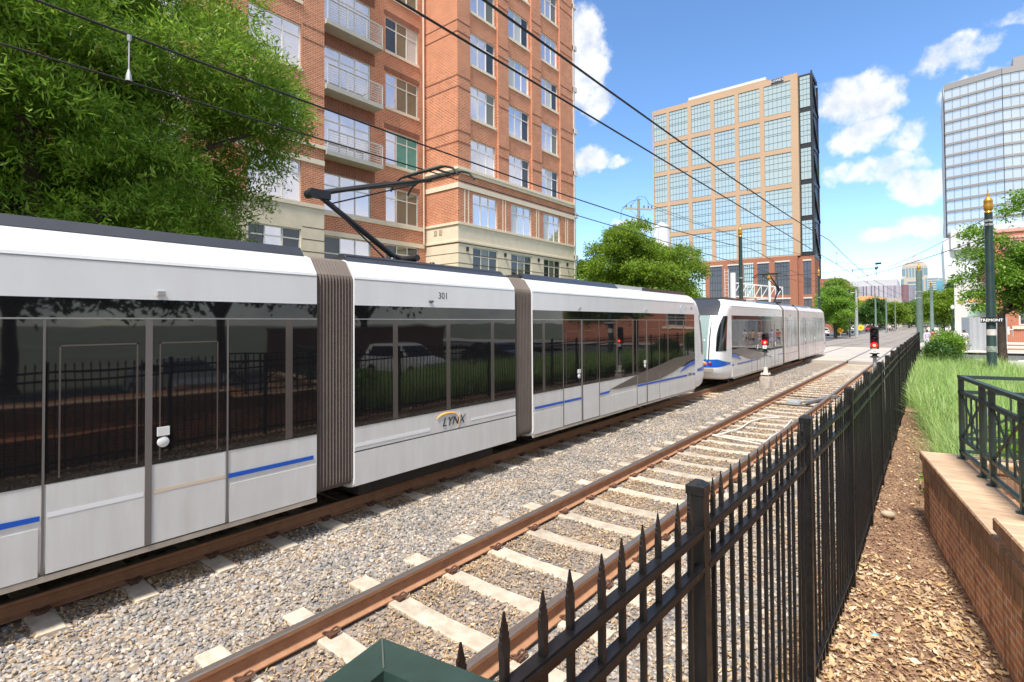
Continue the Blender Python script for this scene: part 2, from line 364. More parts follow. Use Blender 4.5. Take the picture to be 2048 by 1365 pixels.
# ------------------------------------------------------------------ setting: ground, ballast, streets
NEAR, FAR = -3.545, -7.58            # track centres; z = 0 is the top of the rails, +Y runs along the tracks
PITCH = .756
def sheet(name, x0, x1, y0, y1, z, m, th=None):
    b = MB()
    if th: b.box(x0, x1, y0, y1, z-th, z)
    else: b.poly([(x0, y0, z), (x1, y0, z), (x1, y1, z), (x0, y1, z)])
    o = b.build(name, m); tag(o, kind='structure'); return o
sheet('ground', -2500, 2500, -800, 3500, -.45, GROUND)
sheet('cross_street', -90, 80, 44.5, 53.5, -.035, ASPH)
sheet('side_street', -30, -10.6, 53.5, 420, -.03, ASPH)
sheet('street', 5.4, 15, -40, 44.5, -.05, ASPH)
sheet('sidewalk', 1.0, 5.4, 33.5, 44.5, .09, CONC, .3)
sheet('sidewalk', -.6, 60, 53.5, 64, .11, CONC, .3)
sheet('promenade', -.9, 5.5, 64, 300, .11, CONC, .3)
sheet('trackway', -10.6, -.9, 62.5, 420, -.02, mat('trackway_concrete', (.30, .26, .22), .9, vscale=.35, var2=(.19, .17, .16), bump=.1), .3)
sheet('lawn', -22, -10.4, -60, 44.5, -.12, mat('lawn_soil', (.10, .14, .05), .95, var=.4, vscale=1.5, bump=.5, bscale=30))
# painted crosswalk bars on the cross street beyond the tracks' right side
cw = MB()
for k in range(7): cw.box(2.2+k*1.1, 2.75+k*1.1, 45.2, 47.4, -.035, -.029)
tag(cw.build('crosswalk_marking', PAINTW), kind='structure')

def ballast_z(x, y):
    t = np.clip((x+2.15)/1.4, 0, 1); return -.212+.27*t*t*(3-2*t)
def height_sheet(name, xs, ys, fz, m):
    P = [[(x, y, float(fz(x, y))) for x in xs] for y in ys]
    b = MB(); b.grid(P); o = b.build(name, m); tag(o, kind='structure'); return o
BALL = mat('ballast_bed', (.17, .155, .14), .95, vscale=5, var2=(.32, .235, .16), bump=1.0, bscale=45)
def _ballast_far():
    m, nt, b = _nodes('ballast'); N = nt.nodes.new; L = nt.links.new
    b.inputs['Roughness'].default_value = .95; b.inputs['Specular IOR Level'].default_value = .2
    geo = N('ShaderNodeNewGeometry')
    vo = N('ShaderNodeTexVoronoi'); vo.inputs['Scale'].default_value = 17; L(geo.outputs['Position'], vo.inputs['Vector'])
    sp = N('ShaderNodeSeparateColor'); L(vo.outputs['Color'], sp.inputs[0])
    rp = N('ShaderNodeValToRGB'); L(sp.outputs[0], rp.inputs[0]); e = rp.color_ramp.elements
    for _ in range(4): e.new(.5)
    for i, c in enumerate([(.09, .09, .10), (.27, .255, .235), (.17, .17, .18), (.36, .30, .235), (.24, .225, .21), (.42, .375, .32)]):
        e[i].position = i/5; e[i].color = (*c, 1)
    n = N('ShaderNodeTexNoise'); n.inputs['Scale'].default_value = 1.1; n.inputs['Detail'].default_value = 6; L(geo.outputs['Position'], n.inputs['Vector'])
    mr = N('ShaderNodeMapRange'); L(n.outputs['Fac'], mr.inputs['Value']); mr.inputs['From Min'].default_value = .42; mr.inputs['From Max'].default_value = .7; mr.inputs['To Max'].default_value = .75
    mx = N('ShaderNodeMixRGB'); L(mr.outputs[0], mx.inputs[0]); L(rp.outputs[0], mx.inputs[1]); mx.inputs[2].default_value = (.33, .21, .11, 1)
    L(mx.outputs[0], b.inputs['Base Color'])
    bp = N('ShaderNodeBump'); bp.inputs['Strength'].default_value = 1; bp.inputs['Distance'].default_value = .03; bp.invert = True
    L(vo.outputs['Distance'], bp.inputs['Height']); L(bp.outputs[0], b.inputs['Normal']); return m
BALF = _ballast_far()
height_sheet('ballast_bed', np.concatenate([[-10.4, -9.2], np.arange(-9, -.6, .35), [-.60]]), np.arange(-6, 44.6, 1.0), ballast_z, BALF)
def mulch_z(x, y):
    t = np.clip((x+.7)/.7, 0, 1); return .09-.5*np.clip(-.8-x, 0, 1)-.10*t-.16*t*np.clip((6.5-y)/4, 0, 1)+.05*np.clip((y-9)/4, 0, 1)*t
SOIL = mat('mulch_soil', (.20, .11, .065), .95, vscale=2.2, var2=(.40, .26, .15), bump=1, bscale=60)
height_sheet('mulch_bed', np.concatenate([[-.98, -.86], np.arange(-.74, 1.9, .12)]), np.arange(-3, 18.2, .4), mulch_z, SOIL)
height_sheet('planting_bed', np.arange(-.72, 5.5, .4), np.arange(18, 33.6, .8), lambda x, y: .1, SOIL)
sheet('planting_soil', 1.1, 5.4, 8.6, 18, .12, SOIL)

# level crossing slabs with flangeways beside the rails
cs = MB()
ra = [c+s*.755 for c in (FAR, NEAR) for s in (-1, 1)]
edges = [-10.6]+ra+[-.9]
for i in range(5):
    x0 = edges[i]+(.075 if i else 0); x1 = edges[i+1]-(.06 if i < 4 else 0)
    y = 40.2
    while y < 62.5:
        y1 = min(y+2.44, 62.5); cs.box(x0, x1, y+.012, y1-.012, -.3, -.004); y = y1
tag(cs.build('level_crossing', mat('crossing_slab', (.50, .44, .37), .9, vscale=.6, var2=(.36, .33, .30), bump=.1)), kind='structure')

# ------------------------------------------------------------------ rails, sleepers, clips
def track_x(c, y):
    if c == FAR: pts = [(-20, FAR), (64, FAR), (78, -6.9), (92, -5.8), (108, -5.3), (300, -5.2)]
    else: pts = [(-20, -3.545), (64, -3.545), (82, -3.0), (104, -2.1), (120, -1.95), (300, -1.9)]
    ys, xs = zip(*pts); return float(np.interp(y, ys, xs))
PROF = [(-.07, -.175), (.07, -.175), (.07, -.163), (.014, -.145), (.009, -.13), (.009, -.06), (.036, -.042), (.037, -.008), (.026, 0), (-.026, 0), (-.037, -.008), (-.036, -.042), (-.009, -.06), (-.009, -.13), (-.014, -.145), (-.07, -.163)]
for c, side, lb in ((FAR, -1, 'rusty far rail under the trains, the one farther from the camera'), (FAR, 1, 'rusty rail the trains run on, its near side showing under the skirts'),
                    (NEAR, -1, 'left brown rail of the empty track beside the gravel strip'), (NEAR, 1, 'right brown rail of the empty track just behind the black fence')):
    ys = [-6, 0, 10, 20, 30, 40, 50, 60, 64, 68, 73, 78, 85, 92, 98, 104, 112, 120, 160, 200, 260]
    b = MB(); n = len(PROF)
    vs = [(track_x(c, y)+side*.755+px, y, pz) for y in ys for px, pz in PROF]
    fs = []; ms = []
    for i in range(len(ys)-1):
        for k in range(n):
            fs.append((i*n+k, (i+1)*n+k, (i+1)*n+(k+1) % n, i*n+(k+1) % n)); ms.append(1 if k in (7, 8, 9) else 0)
    b._add(vs, fs); b.m = ms; b.s = [False]*len(fs)
    b._add(vs[:n], [tuple(range(n))]); b._add(vs[-n:], [tuple(range(n))[::-1]])
    o = b.build('steel_rail', [RUST, RAILTOP]); tag(o, lb, 'rail', 'running rails')

def sleeper_mesh():
    b = MB(); L = 1.32
    for i, (xa, xb) in enumerate(zip(np.linspace(-L, L, 15)[:-1], np.linspace(-L, L, 15)[1:])):
        def z(x): return -.176-.016*max(0, 1-(abs(x)/.55)**2)
        za, zb = z(xa), z(xb); w, W = .105, .14
        b._add([(xa, -W, -.36), (xa, -w-.008, za-.012), (xa, -w+.008, za), (xa, w-.008, za), (xa, w+.008, za-.012), (xa, W, -.36),
                (xb, -W, -.36), (xb, -w-.008, zb-.012), (xb, -w+.008, zb), (xb, w-.008, zb), (xb, w+.008, zb-.012), (xb, W, -.36)],
               [(0, 1, 7, 6), (1, 2, 8, 7), (2, 3, 9, 8), (3, 4, 10, 9), (4, 5, 11, 10)])
        if i == 0: b._add([(xa, -W, -.36), (xa, -w-.008, za-.012), (xa, -w+.008, za), (xa, w-.008, za), (xa, w+.008, za-.012), (xa, W, -.36)], [(5, 4, 3, 2, 1, 0)])
        if i == 13: b._add([(xb, -W, -.36), (xb, -w-.008, zb-.012), (xb, -w+.008, zb), (xb, w-.008, zb), (xb, w+.008, zb-.012), (xb, W, -.36)], [(0, 1, 2, 3, 4, 5)])
    return b.mesh('concrete_sleeper', SLEEP)
def clip_mesh():
    b = MB()      # an e-shaped spring clip on its cast shoulder, drawn for the +x side of a rail
    b.box(.078, .15, -.035, .035, -.18, -.152)
    b.tube([(.125, -.055, -.14), (.125, .05, -.14), (.112, .068, -.132), (.09, .06, -.128), (.082, .03, -.138), (.088, .0, -.145), (.066, -.018, -.148), (.05, -.035, -.150), (.055, -.052, -.146), (.075, -.05, -.142)], .0095, 6)
    b.tube([(.15, -.05, -.142), (.15, .052, -.142), (.135, .075, -.13)], .0095, 6)
    return b.mesh('rail_clip', CLIP)
SLM, CLM = sleeper_mesh(), clip_mesh()
def sleepers(c, y0, y1, lb, grp, nclip):
    k = math.ceil((y0-2.66)/PITCH)
    while 2.66+k*PITCH < y1:
        y = 2.66+k*PITCH+random.uniform(-.012, .012); o = link('concrete_sleeper', SLM); o.location = (c+random.uniform(-.03, .03), y, random.uniform(-.006, .004))
        o.rotation_euler = (0, 0, random.uniform(-.008, .008)); tag(o, lb, 'railway sleeper', grp)
        if y < nclip:
            for r_ in (-.755, .755):
                for s in (-1, 1):
                    if c == FAR and r_ < 0: continue
                    q = link('rail_clip', CLM, o); q.location = (c+r_-o.location.x, 0, -o.location.z)
                    q.rotation_euler = (0, 0, 0 if s > 0 else math.pi)
        k += 1
sleepers(NEAR, -.4, 40, 'pale concrete sleeper laid across the empty track nearer the fence', 'sleepers of the empty track', 24)
sleepers(FAR, -.2, 40, 'pale concrete sleeper under the trains, only its near end showing', 'sleepers of the occupied track', 16)

# ------------------------------------------------------------------ gravel, chips, leaf litter (uncountable)
def scatter_solid(name, m, pts, sizes, base_v, base_f, flat=.6, smooth=False):
    n = len(pts); k = len(base_v)
    V = base_v[None]*rng.uniform(.72, 1.22, (n, k, 1))
    V = V*np.stack([rng.uniform(.8, 1.35, n), rng.uniform(.7, 1, n), rng.uniform(.5, .85, n)], 1)[:, None]
    q = rng.normal(size=(n, 4)); q /= np.linalg.norm(q, axis=1, keepdims=True); w, x, y, z = q.T
    Rm = np.stack([1-2*(y*y+z*z), 2*(x*y-z*w), 2*(x*z+y*w), 2*(x*y+z*w), 1-2*(x*x+z*z), 2*(y*z-x*w), 2*(x*z-y*w), 2*(y*z+x*w), 1-2*(x*x+y*y)], 1).reshape(n, 3, 3)
    V = np.einsum('nij,nkj->nki', Rm, V)*sizes[:, None, None]; V[:, :, 2] *= .8
    V += pts[:, None]
    F = (base_f[None]+(np.arange(n)*k)[:, None, None]).reshape(-1, base_f.shape[1])
    me = fast_mesh(name, V.reshape(-1, 3), F, smooth); me.materials.append(m); o = link(name, me); return o
def ico():
    t = (1+5**.5)/2; v = np.array([(-1, t, 0), (1, t, 0), (-1, -t, 0), (1, -t, 0), (0, -1, t), (0, 1, t), (0, -1, -t), (0, 1, -t), (t, 0, -1), (t, 0, 1), (-t, 0, -1), (-t, 0, 1)], float)
    v /= np.linalg.norm(v[0]); f = np.array([(0, 11, 5), (0, 5, 1), (0, 1, 7), (0, 7, 10), (0, 10, 11), (1, 5, 9), (5, 11, 4), (11, 10, 2), (10, 7, 6), (7, 1, 8), (3, 9, 4), (3, 4, 2), (3, 2, 6), (3, 6, 8), (3, 8, 9), (4, 9, 5), (2, 4, 11), (6, 2, 10), (8, 6, 7), (9, 8, 1)])
    return v, f
def octa(): return np.array([(1, 0, 0), (-1, 0, 0), (0, 1, 0), (0, -1, 0), (0, 0, 1), (0, 0, -1)], float), np.array([(0, 2, 4), (2, 1, 4), (1, 3, 4), (3, 0, 4), (2, 0, 5), (1, 2, 5), (3, 1, 5), (0, 3, 5)])
def on_track(x, y):
    """true where a sleeper top or a rail foot is"""
    f = np.zeros(len(x), bool)
    for c in (NEAR, FAR):
        dy = np.abs((y-2.66+PITCH/2) % PITCH-PITCH/2)
        f |= (np.abs(x-c) < 1.30) & (dy < .11)
        f |= (np.abs(np.abs(x-c)-.755) < .095)
    return f
def field(n, x0, x1, y0, y1):
    x = rng.uniform(x0, x1, n); y = rng.uniform(y0, y1, n); k = ~on_track(x, y); return x[k], y[k]
for nm, n, y0, y1, smin, smax, geo_ in (('gravel', 42000, -.8, 6.5, .013, .032, ico()), ('gravel', 46000, 6.5, 15, .014, .032, octa()), ('gravel', 30000, 15, 33, .022, .038, octa())):
    x, y = field(n, -6.9, -.95, y0, y1)
    keep = rng.uniform(size=len(x)) < np.where(x > -2.2, .72, 1); x, y = x[keep], y[keep]
    z = ballast_z(x, y)+rng.uniform(-.012, .018, len(x))
    br_ = (np.abs(x-NEAR) < .68) | ((np.abs(x-NEAR) < 1.3) & (rng.uniform(size=len(x)) < .45)) | ((x < FAR+1.15) & (rng.uniform(size=len(x)) < .7))
    for q, m_ in ((~br_, STONE), (br_, STONEB)): tag(scatter_solid('gravel', m_, np.stack([x, y, z], 1)[q], rng.uniform(smin, smax, q.sum()), *geo_), kind='stuff')
def scatter_flat(name, m, pts, L, W, tilt=.5, curl=0.):
    n = len(pts); a = rng.uniform(0, 2*np.pi, n); p = rng.normal(0, tilt, n)
    d = np.stack([np.cos(a)*np.cos(p), np.sin(a)*np.cos(p), np.sin(p)], 1); s = np.stack([-np.sin(a), np.cos(a), rng.normal(0, tilt, n)], 1)
    up = np.cross(d, s); up /= np.linalg.norm(up, axis=1, keepdims=True); up *= np.sign(up[:, 2:3]+1e-6)
    h = L[:, None]/2; w = W[:, None]/2; cu = (curl*L)[:, None]*rng.uniform(-.2, 1, (n, 1))
    V = np.stack([pts-d*h+up*cu, pts+s*w, pts+d*h+up*cu, pts-s*w], 1).reshape(-1, 3)
    b = np.arange(n)[:, None]*4; F = np.concatenate([b+[0, 3, 1], b+[1, 3, 2]], 1).reshape(-1, 3)
    me = fast_mesh(name, V, F); me.materials.append(m); return link(name, me)
def chips(n, y0, y1, ls):
    # chips gather beside the rails and between the sleepers
    r = rng.uniform(size=n); y = rng.uniform(y0, y1, n)
    x = np.where(r < .28, FAR+.755+.09+np.abs(rng.normal(0, .16, n)), np.where(r < .42, NEAR-.755+rng.choice([-1, 1], n)*(.09+np.abs(rng.normal(0, .14, n))),
        np.where(r < .66, rng.uniform(-4.1, -2.9, n), np.where(r < .89, rng.uniform(-2.7, -.9, n), rng.uniform(-6.6, -4.4, n)))))
    k = ~on_track(x, y) & (x > -6.9) & (x < -.85); x, y = x[k], y[k]
    # patchiness
    pn = np.sin(x*3.1+y*1.7)+np.sin(y*2.3-x*4.1)+np.sin(x*7+1.3*y); k = rng.uniform(size=len(x)) < .55+.25*pn; x, y = x[k], y[k]
    z = ballast_z(x, y)+rng.uniform(.012, .04, len(x)); L = rng.uniform(.6, 1.4, len(x))*ls
    return scatter_flat('wood_chips', CHIP, np.stack([x, y, z], 1), L, L*rng.uniform(.16, .4, len(x)), .35)
tag(chips(70000, -.8, 9, .042), kind='stuff'); tag(chips(50000, 9, 30, .06), kind='stuff')
# fallen leaves and bark on the strip between fence and wall
n = 46000; y = rng.uniform(1.5, 18, n); x = rng.uniform(-1.1, 1.0, n)
wl = -.142+.1605*(8.596-y)+.02; k = (x < np.where(y < 8.6, wl, 1.0)); x, y = x[k], y[k]
pn = np.sin(x*5.1+y*1.3)+np.sin(y*3.7-x*4.1)+np.sin(x*9+2.3*y+1); k = rng.uniform(size=len(x)) < np.where(y+.25*pn < 6.9, .75+.16*pn, .09+.03*pn); xl, yl = x[k], y[k]
L = np.where(rng.uniform(size=len(xl)) < .06, rng.uniform(.08, .12, len(xl)), rng.uniform(.02, .07, len(xl))); tag(scatter_flat('fallen_leaves', DRYLEAF, np.stack([xl, yl, mulch_z(xl, yl)+rng.uniform(.004, .03, len(xl))], 1), L, L*rng.uniform(.35, .6, len(xl)), .32, .22), kind='stuff')
n = 80000; y = rng.uniform(2.0, 18, n); x = rng.uniform(-.95, 1.0, n); wl = -.142+.1605*(8.596-y)+.02
k = (x < np.where(y < 8.6, wl, 1.0)) & (rng.uniform(size=n) < np.where(y < 6.5, .7, 1)); x, y = x[k], y[k]
L = rng.uniform(.012, .055, len(x)); tag(scatter_flat('bark_mulch', MULCH, np.stack([x, y, mulch_z(x, y)+rng.uniform(.002, .022, len(x))], 1), L, L*rng.uniform(.15, .4, len(x)), .3), kind='stuff')
# ornamental grass
def grass(name, pts, h, w, seg=3):
    n = len(pts); a = rng.uniform(0, 2*np.pi, n); lean = rng.uniform(.15, .95, n)*h; d = np.stack([np.cos(a), np.sin(a)], 1)
    side = np.stack([-d[:, 1], d[:, 0]], 1); rows = []
    for i in range(seg+1):
        t = i/seg; c = pts.copy(); c[:, :2] += d*(lean*t*t)[:, None]; c[:, 2] += h*(t-.32*t*t*(lean/h)); ww = (w*(1-t*.92))[:, None]
        l_ = c.copy(); r_ = c.copy(); l_[:, :2] -= side*ww; r_[:, :2] += side*ww; rows += [l_, r_]
    V = np.stack(rows, 1).reshape(-1, 3); k = 2*(seg+1); b = (np.arange(n)*k)[:, None]
    F = np.concatenate([b+[2*i, 2*i+1, 2*i+3, 2*i+2] for i in range(seg)], 1).reshape(-1, 4)
    me = fast_mesh(name, V, F, True); me.materials.append(GRASSM); return link(name, me)
nt_ = 1500; tx = rng.uniform(-.5, 4.2, nt_); ty = rng.uniform(8.3, 33, nt_)
edge = np.interp(ty, [8, 9.5, 14, 18, 19.5, 33], [.32, .12, -.02, -.32, -.5, -.5]); edge = edge+.05
k = (tx > edge) & ((ty > 9.3) | (tx < .95)) & ~((tx > .1) & (ty < 8.9)) & (tx < np.interp(ty, [8, 25, 33], [4.2, 3.6, 1.9])); tx, ty = tx[k], ty[k]
per = 62; n = len(tx)*per; gx = np.repeat(tx, per)+rng.normal(0, .09, n); gy = np.repeat(ty, per)+rng.normal(0, .09, n); hh = np.repeat(rng.uniform(.75, 1.2, len(tx)), per)*rng.uniform(.6, 1.1, n)
tag(grass('tall_grass', np.stack([gx, gy, np.full(n, .08)], 1), hh, np.where(gy < 14, .006, .010)), kind='stuff')

# small things lying on the strip
b = MB(); P = [[(math.cos(a)*math.cos(e)*.085*(1+.1*math.sin(3*a)), math.sin(a)*math.cos(e)*.06, .045*math.sin(e)) for a in np.linspace(0, 2*math.pi, 15)] for e in np.linspace(-1.57, 1.57, 9)]
b.grid(P); o = b.build('rock', mat('tan_rock', (.45, .36, .26), .9, var=.15, vscale=9, bump=.2)); o.location = (-.46, 8.25, .115); o.rotation_euler = (0, .1, .5)
tag(o, 'smooth tan rock on the mulch at the foot of the black fence', 'rock')
b = MB(); b._add([(-.02, -.015, 0), (.022, -.01, .006), (.025, .015, .012), (-.015, .018, .004), (0, 0, .016)], [(0, 1, 4), (1, 2, 4), (2, 3, 4), (3, 0, 4)]); o = b.build('scrap', mat('blue_wrapper', (.05, .35, .5), .3)); o.location = (-.39, 5.05, .10)
tag(o, 'crumpled bright blue scrap of wrapper among the dry leaves', 'litter')
# point machine and cables between the rails of the empty track
r = empty('switch_motor', (NEAR+.1, 19.6, -.19)); tag(r, 'grey metal switch motor with a long rod lying between the rails', 'track machine')
b = MB(); b.box(-.35, .05, -.3, .2, 0, .12); b.box(-.3, .0, -.25, .15, .12, .15); b.build('housing', GALV, r)
b = MB(); b.bar((.15, .1, .09), (.55, 1.6, .09), .16, .07); b.bar((.5, 1.5, .09), (.72, 2.3, .09), .2, .1); b.build('cover_arm', mat('machine_grey', (.2, .2, .21), .6, var=.2), r)
b = MB(); b.tube([(-.7, -.4, .03), (.75, -.35, .03)], .02); b.tube([(-.75, 1.9, .03), (.7, 2.0, .03)], .018); b.build_split('rod', UNDER, r)
b = MB(); b.tube([(-4.15, 12.9, -.15), (-4.0, 13.2, -.13), (-3.85, 14.2, -.14), (-3.9, 15.3, -.14), (-3.7, 16.2, -.14), (-3.4, 16.4, -.14)], .017, 6); b.tube([(-2.95, 12.6, -.14), (-3.0, 13.6, -.14), (-2.95, 14.6, -.15), (-3.05, 16.2, -.14)], .017, 6)
b.tube([(-4.1, 12.9, -.15), (-3.6, 12.75, -.14), (-3.0, 12.6, -.14)], .017, 6)
tag(b.build('track_cable', mat('white_cable', (.7, .68, .62), .5)), 'white loop of signal cable laid over the sleepers of the empty track', 'cable')
b = MB(); b.tube([(.35, 9.3, .10), (.0, 9.55, .115), (-.16, 10.0, .13), (-.14, 10.6, .14), (.1, 11.2, .14), (.25, 11.8, .14)], .011, 6)
tag(b.build('drip_hose', mat('tan_hose', (.5, .33, .18), .6)), 'thin tan irrigation hose curling over the mulch before the grass', 'hose')

# ------------------------------------------------------------------ light rail trains
def profile():      # right half of the body section, bottom to roof
    return [(1.17, .30), (1.27, .32), (1.318, .38), (1.325, .46), (1.325, 3.20), (1.317, 3.25), (1.165, 3.46), (1.05, 3.50)]
def shell(b, y0, y1, mis=(0, 1), scale=1.):
    h = [(x*scale, z) for x, z in profile()]; pr = [(x, z) for x, z in h]+[(-x, z) for x, z in h[::-1]]
    n = len(pr)
    for k in range(n):
        (xa, za), (xb, zb) = pr[k], pr[(k+1) % n]
        segs = [((xa, za), (xb, zb))]
        if abs(xa-xb) < .01 and abs(za-zb) > 2:      # the tall side is split at the window sill
            zm = 1.156; segs = [((xa, za), (xa, zm)), ((xb, zm), (xb, zb))] if za < zb else [((xa, za), (xb, zm)), ((xb, zm), (xb, zb))]
        for (p, q) in segs:
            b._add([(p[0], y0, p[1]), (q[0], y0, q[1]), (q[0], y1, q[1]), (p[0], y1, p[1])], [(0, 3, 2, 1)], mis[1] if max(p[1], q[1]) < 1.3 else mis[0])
    b._add([(x, y0, z) for x, z in pr], [tuple(range(n))], mis[0]); b._add([(x, y1, z) for x, z in pr], [tuple(range(n))[::-1]], mis[0])
NZ = [(.30, 12.25, 1.17), (.36, 12.75, 1.26), (.45, 13.05, 1.305), (.65, 13.25, 1.325), (.86, 13.28, 1.325), (1.15, 13.27, 1.325), (1.45, 13.22, 1.325), (2.0, 13.08, 1.325), (2.5, 12.88, 1.325), (2.85, 12.66, 1.325), (3.05, 12.45, 1.325), (3.2, 12.25, 1.322), (3.3, 12.1, 1.29), (3.42, 11.9, 1.2), (3.5, 11.75, 1.05)]
def nose_pt(z, t, off=0.):
    zs = [a[0] for a in NZ]; yF = np.interp(z, zs, [a[1] for a in NZ]); hw = np.interp(z, zs, [a[2] for a in NZ]); y0 = 11.6
    c, s = max(math.cos(t), 0.), max(math.sin(t), 0.)
    x = hw*c**.5; y = y0+(yF-y0)*s**.5
    # outward offset
    nx, ny = (c**1.5)/max(hw, .1), (s**1.5)/max(yF-y0, .1); l_ = math.hypot(nx, ny)+1e-9
    return (x+off*nx/l_, y+off*ny/l_, z)
def nose_grid(b, zs, ts, off=0., mi=0):
    P = [[nose_pt(z, t, off) for t in ts] for z in zs]
    if ts[-1] > 1.57: b.grid([r_+[(-p[0], p[1], p[2]) for p in r_[::-1][1:]] for r_ in P], mi); return
    b.grid(P, mi)
    Q = [[(-p[0], p[1], p[2]) for p in r] for r in P]; b.grid(Q, mi, flip=True)
def slab(b, x, y0, y1, z0, z1, th, mi=0, sd=(1, -1)):
    for s in sd:
        xs = sorted((s*x, s*(x+th))); ys = sorted((s*y0, s*y1)); b.box(xs[0], xs[1], ys[0], ys[1], z0, z1, mi)
def flat_decal(b, pts, mi=0, x=1.3335, th=.0015, e=1):
    for s in (1, -1): b.prism([(s*x, s*e*p[0], p[1]) for p in (pts if e > 0 else pts)], (s*th, 0, 0), mi)
def build_train(lb, wrap, y_mid, rot, panto):
    root = empty('light_rail_train', (FAR, y_mid, 0), rot)
    tag(root, lb, 'train', 'light rail trains on the far track')
    ST = 4.36-6.13+1.77     # 0: the middle section is centred
    YM, YB, YE, YN = 1.80, 2.37, 11.6, 13.28
    # middle section
    mw = (WRAP, WRAP) if wrap else (WHITE, LOWER)
    b = MB(); shell(b, -YM, YM); mid = b.build('middle_section', mw, root)
    g = WRAPG if wrap else TGLASS
    b = MB(); slab(b, 1.3255, -YM, YM, 1.156, 2.845, .004); b.build_split('window_band', g, mid)
    b = MB(); slab(b, 1.3297, -YM, YM, 2.645, 2.66, .0025); slab(b, 1.324, -YM, YM, 3.205, 3.217, .003); b.build_split('trim_line', TLINE, mid)
    b = MB()
    for y in (-1.09, .01, 1.13): slab(b, 1.3297, y-.045, y+.045, 1.17, 2.64, .0018)
    b.build_split('window_pillar', TPILLAR, mid)
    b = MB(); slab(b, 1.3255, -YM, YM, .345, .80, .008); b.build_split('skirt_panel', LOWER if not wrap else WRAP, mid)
    b = MB(); slab(b, 1.325, -YM, YM, .805, .822, .004); b.build_split('seam', TSEAM, mid)
    if not wrap:
        b = MB(); slab(b, 1.3262, -YM, -.4, .875, .925, .002); slab(b, 1.3262, .55, YM, .90, .94, .002, 0); b.build_split('stripe', LETTERW, mid)
        text('fleet_number', '301', .15, LETTER, mid, facing((1, 0, 0), (1.3255, -.10, 2.99)))
        text('lettering', 'LYNX', .20, LETTER, mid, facing((1, 0, 0), (1.3335, .12, .90)), shear=.35)
        b = MB(); b.tube([(1.332, -.02+.26*math.cos(a)*.9, 1.02+.09*math.sin(a)) for a in np.linspace(.1, 2.9, 12)], [.004+.012*math.sin(i/11*3.14) for i in range(12)], 6); b.tube([(1.332, .25, 1.05), (1.332, .27, .95), (1.332, .22, .84)], [.012, .010, .004], 6); b.build('emblem', ORANGE, mid)
    b = MB()
    for s in (1, -1): b.lathe([(.0, .02), (.035, .015), (.04, 0), (.03, -.02), (0, -.025)], (s*1.345, -s*.38, 2.94), 10)
    b.build_split('marker_lamp', [mat('marker_housing', (.10, .10, .10), .4)], mid)
    # bellows
    for s in (1, -1):
        b = MB(); N_ = 12; rows = []
        for i in range(2*N_+1):
            y = s*(YM+(YB-YM)*i/(2*N_)); k = .985 if i % 2 else .962
            h = [(x*k, z if z > .5 else z+.05) for x, z in profile()]; h = h[:4]+[(h[3][0], 1.15), (h[3][0], 2.7)]+h[4:]
            rows.append([(x, y, z) for x, z in h]+[(-x, y, z) for x, z in h[::-1]])
        b.grid(rows, sm=False, flip=s < 0); b.build('bellows', BELLOWS, root)
    # end sections (e = +1 towards +Y)
    for e in (1, -1):
        er = empty('end_section'); er.parent = root; er.rotation_euler = (0, 0, 0 if e > 0 else math.pi)
        wr = wrap and e < 0
        b = MB(); shell(b, YB, YE)
        zs = [a[0] for a in NZ]; zz = sorted(set(zs+[1.156, 2.2, 1.7])); ts = list(np.linspace(0, .5, 13))+list(np.linspace(.5, 1.57079, 22))[1:]
        nose_grid(b, zz, ts)
        # roof of the nose
        top = [nose_pt(3.5, t) for t in ts]; b._add(top+[(-p[0], p[1], p[2]) for p in top[::-1]], [tuple(range(2*len(top)))])
        bod = b.build('body_shell', (WRAP, WRAP) if wr else (WHITE, LOWER), er)
        G = WRAPG if wr else TGLASS
        b = MB()
        for s in (1, -1):
            b.box(*sorted((s*1.3255, s*1.3295)), YB, YE, 1.156, 2.845)
        P = []
        b.build_split('window_band', G, er)
        b = MB()
        for s in (1, -1):
            b.box(*sorted((s*1.3297, s*1.3322)), YB, YE, 2.645, 2.66); b.box(*sorted((s*1.324, s*1.3275)), YB, YE, 3.205, 3.217)
        b.build_split('trim_line', TLINE, er)
        b = MB()
        for y in (2.75, 5.98, 6.9, 9.3, 10.6):
            for s in (1, -1): b.box(*sorted((s*1.3297, s*1.3315)), y-.045, y+.045, 1.17, 2.64)
        b.build_split('window_pillar', TPILLAR, er)
        # double doors
        for s in (1, -1):
            for (ya, yb, gap) in ((3.49, 4.25, 1), (4.25, 5.05, -1), (7.14, 7.76, 1), (7.76, 8.64, -1)):
                b = MB(); b.box(*sorted((s*1.3255, s*1.3325)), ya+.012, yb-.012, .355, 1.15, 0); b.box(*sorted((s*1.33, s*1.3345)), ya+.012, yb-.012, 1.16, 2.64, 1)
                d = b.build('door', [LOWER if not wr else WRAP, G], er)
                b = MB(); w0, w1 = ya+.10, yb-.10
                for (p, q) in (((w0, 1.2), (w0, 2.40)), ((w1, 1.2), (w1, 2.40)), ((w0, 2.40), (w1, 2.40))): b.box(*sorted((s*1.3345, s*1.3365)), min(p[0], q[0])-.007, max(p[0], q[0])+.007, min(p[1], q[1])-.007, max(p[1], q[1])+.007)
                b.build('door_window_frame', TPILLAR, d)
                if (gap > 0) == (e*s > 0) or True:
                    if gap > 0:
                        b = MB(); yy = yb-.13; b.box(*sorted((s*1.3345, s*1.352)), yy-.055, yy+.055, 1.44, 1.53); b.T = Matrix.Translation((s*1.3345, yy, 1.375)) @ Matrix.Rotation(R(90*s), 4, 'Y'); b.lathe([(.055, 0), (.055, .01), (.045, .016)], n=14)
                        b.T = None; b.build('door_button', mat('button_plate', (.72, .72, .70), .4), d)
            b = MB()
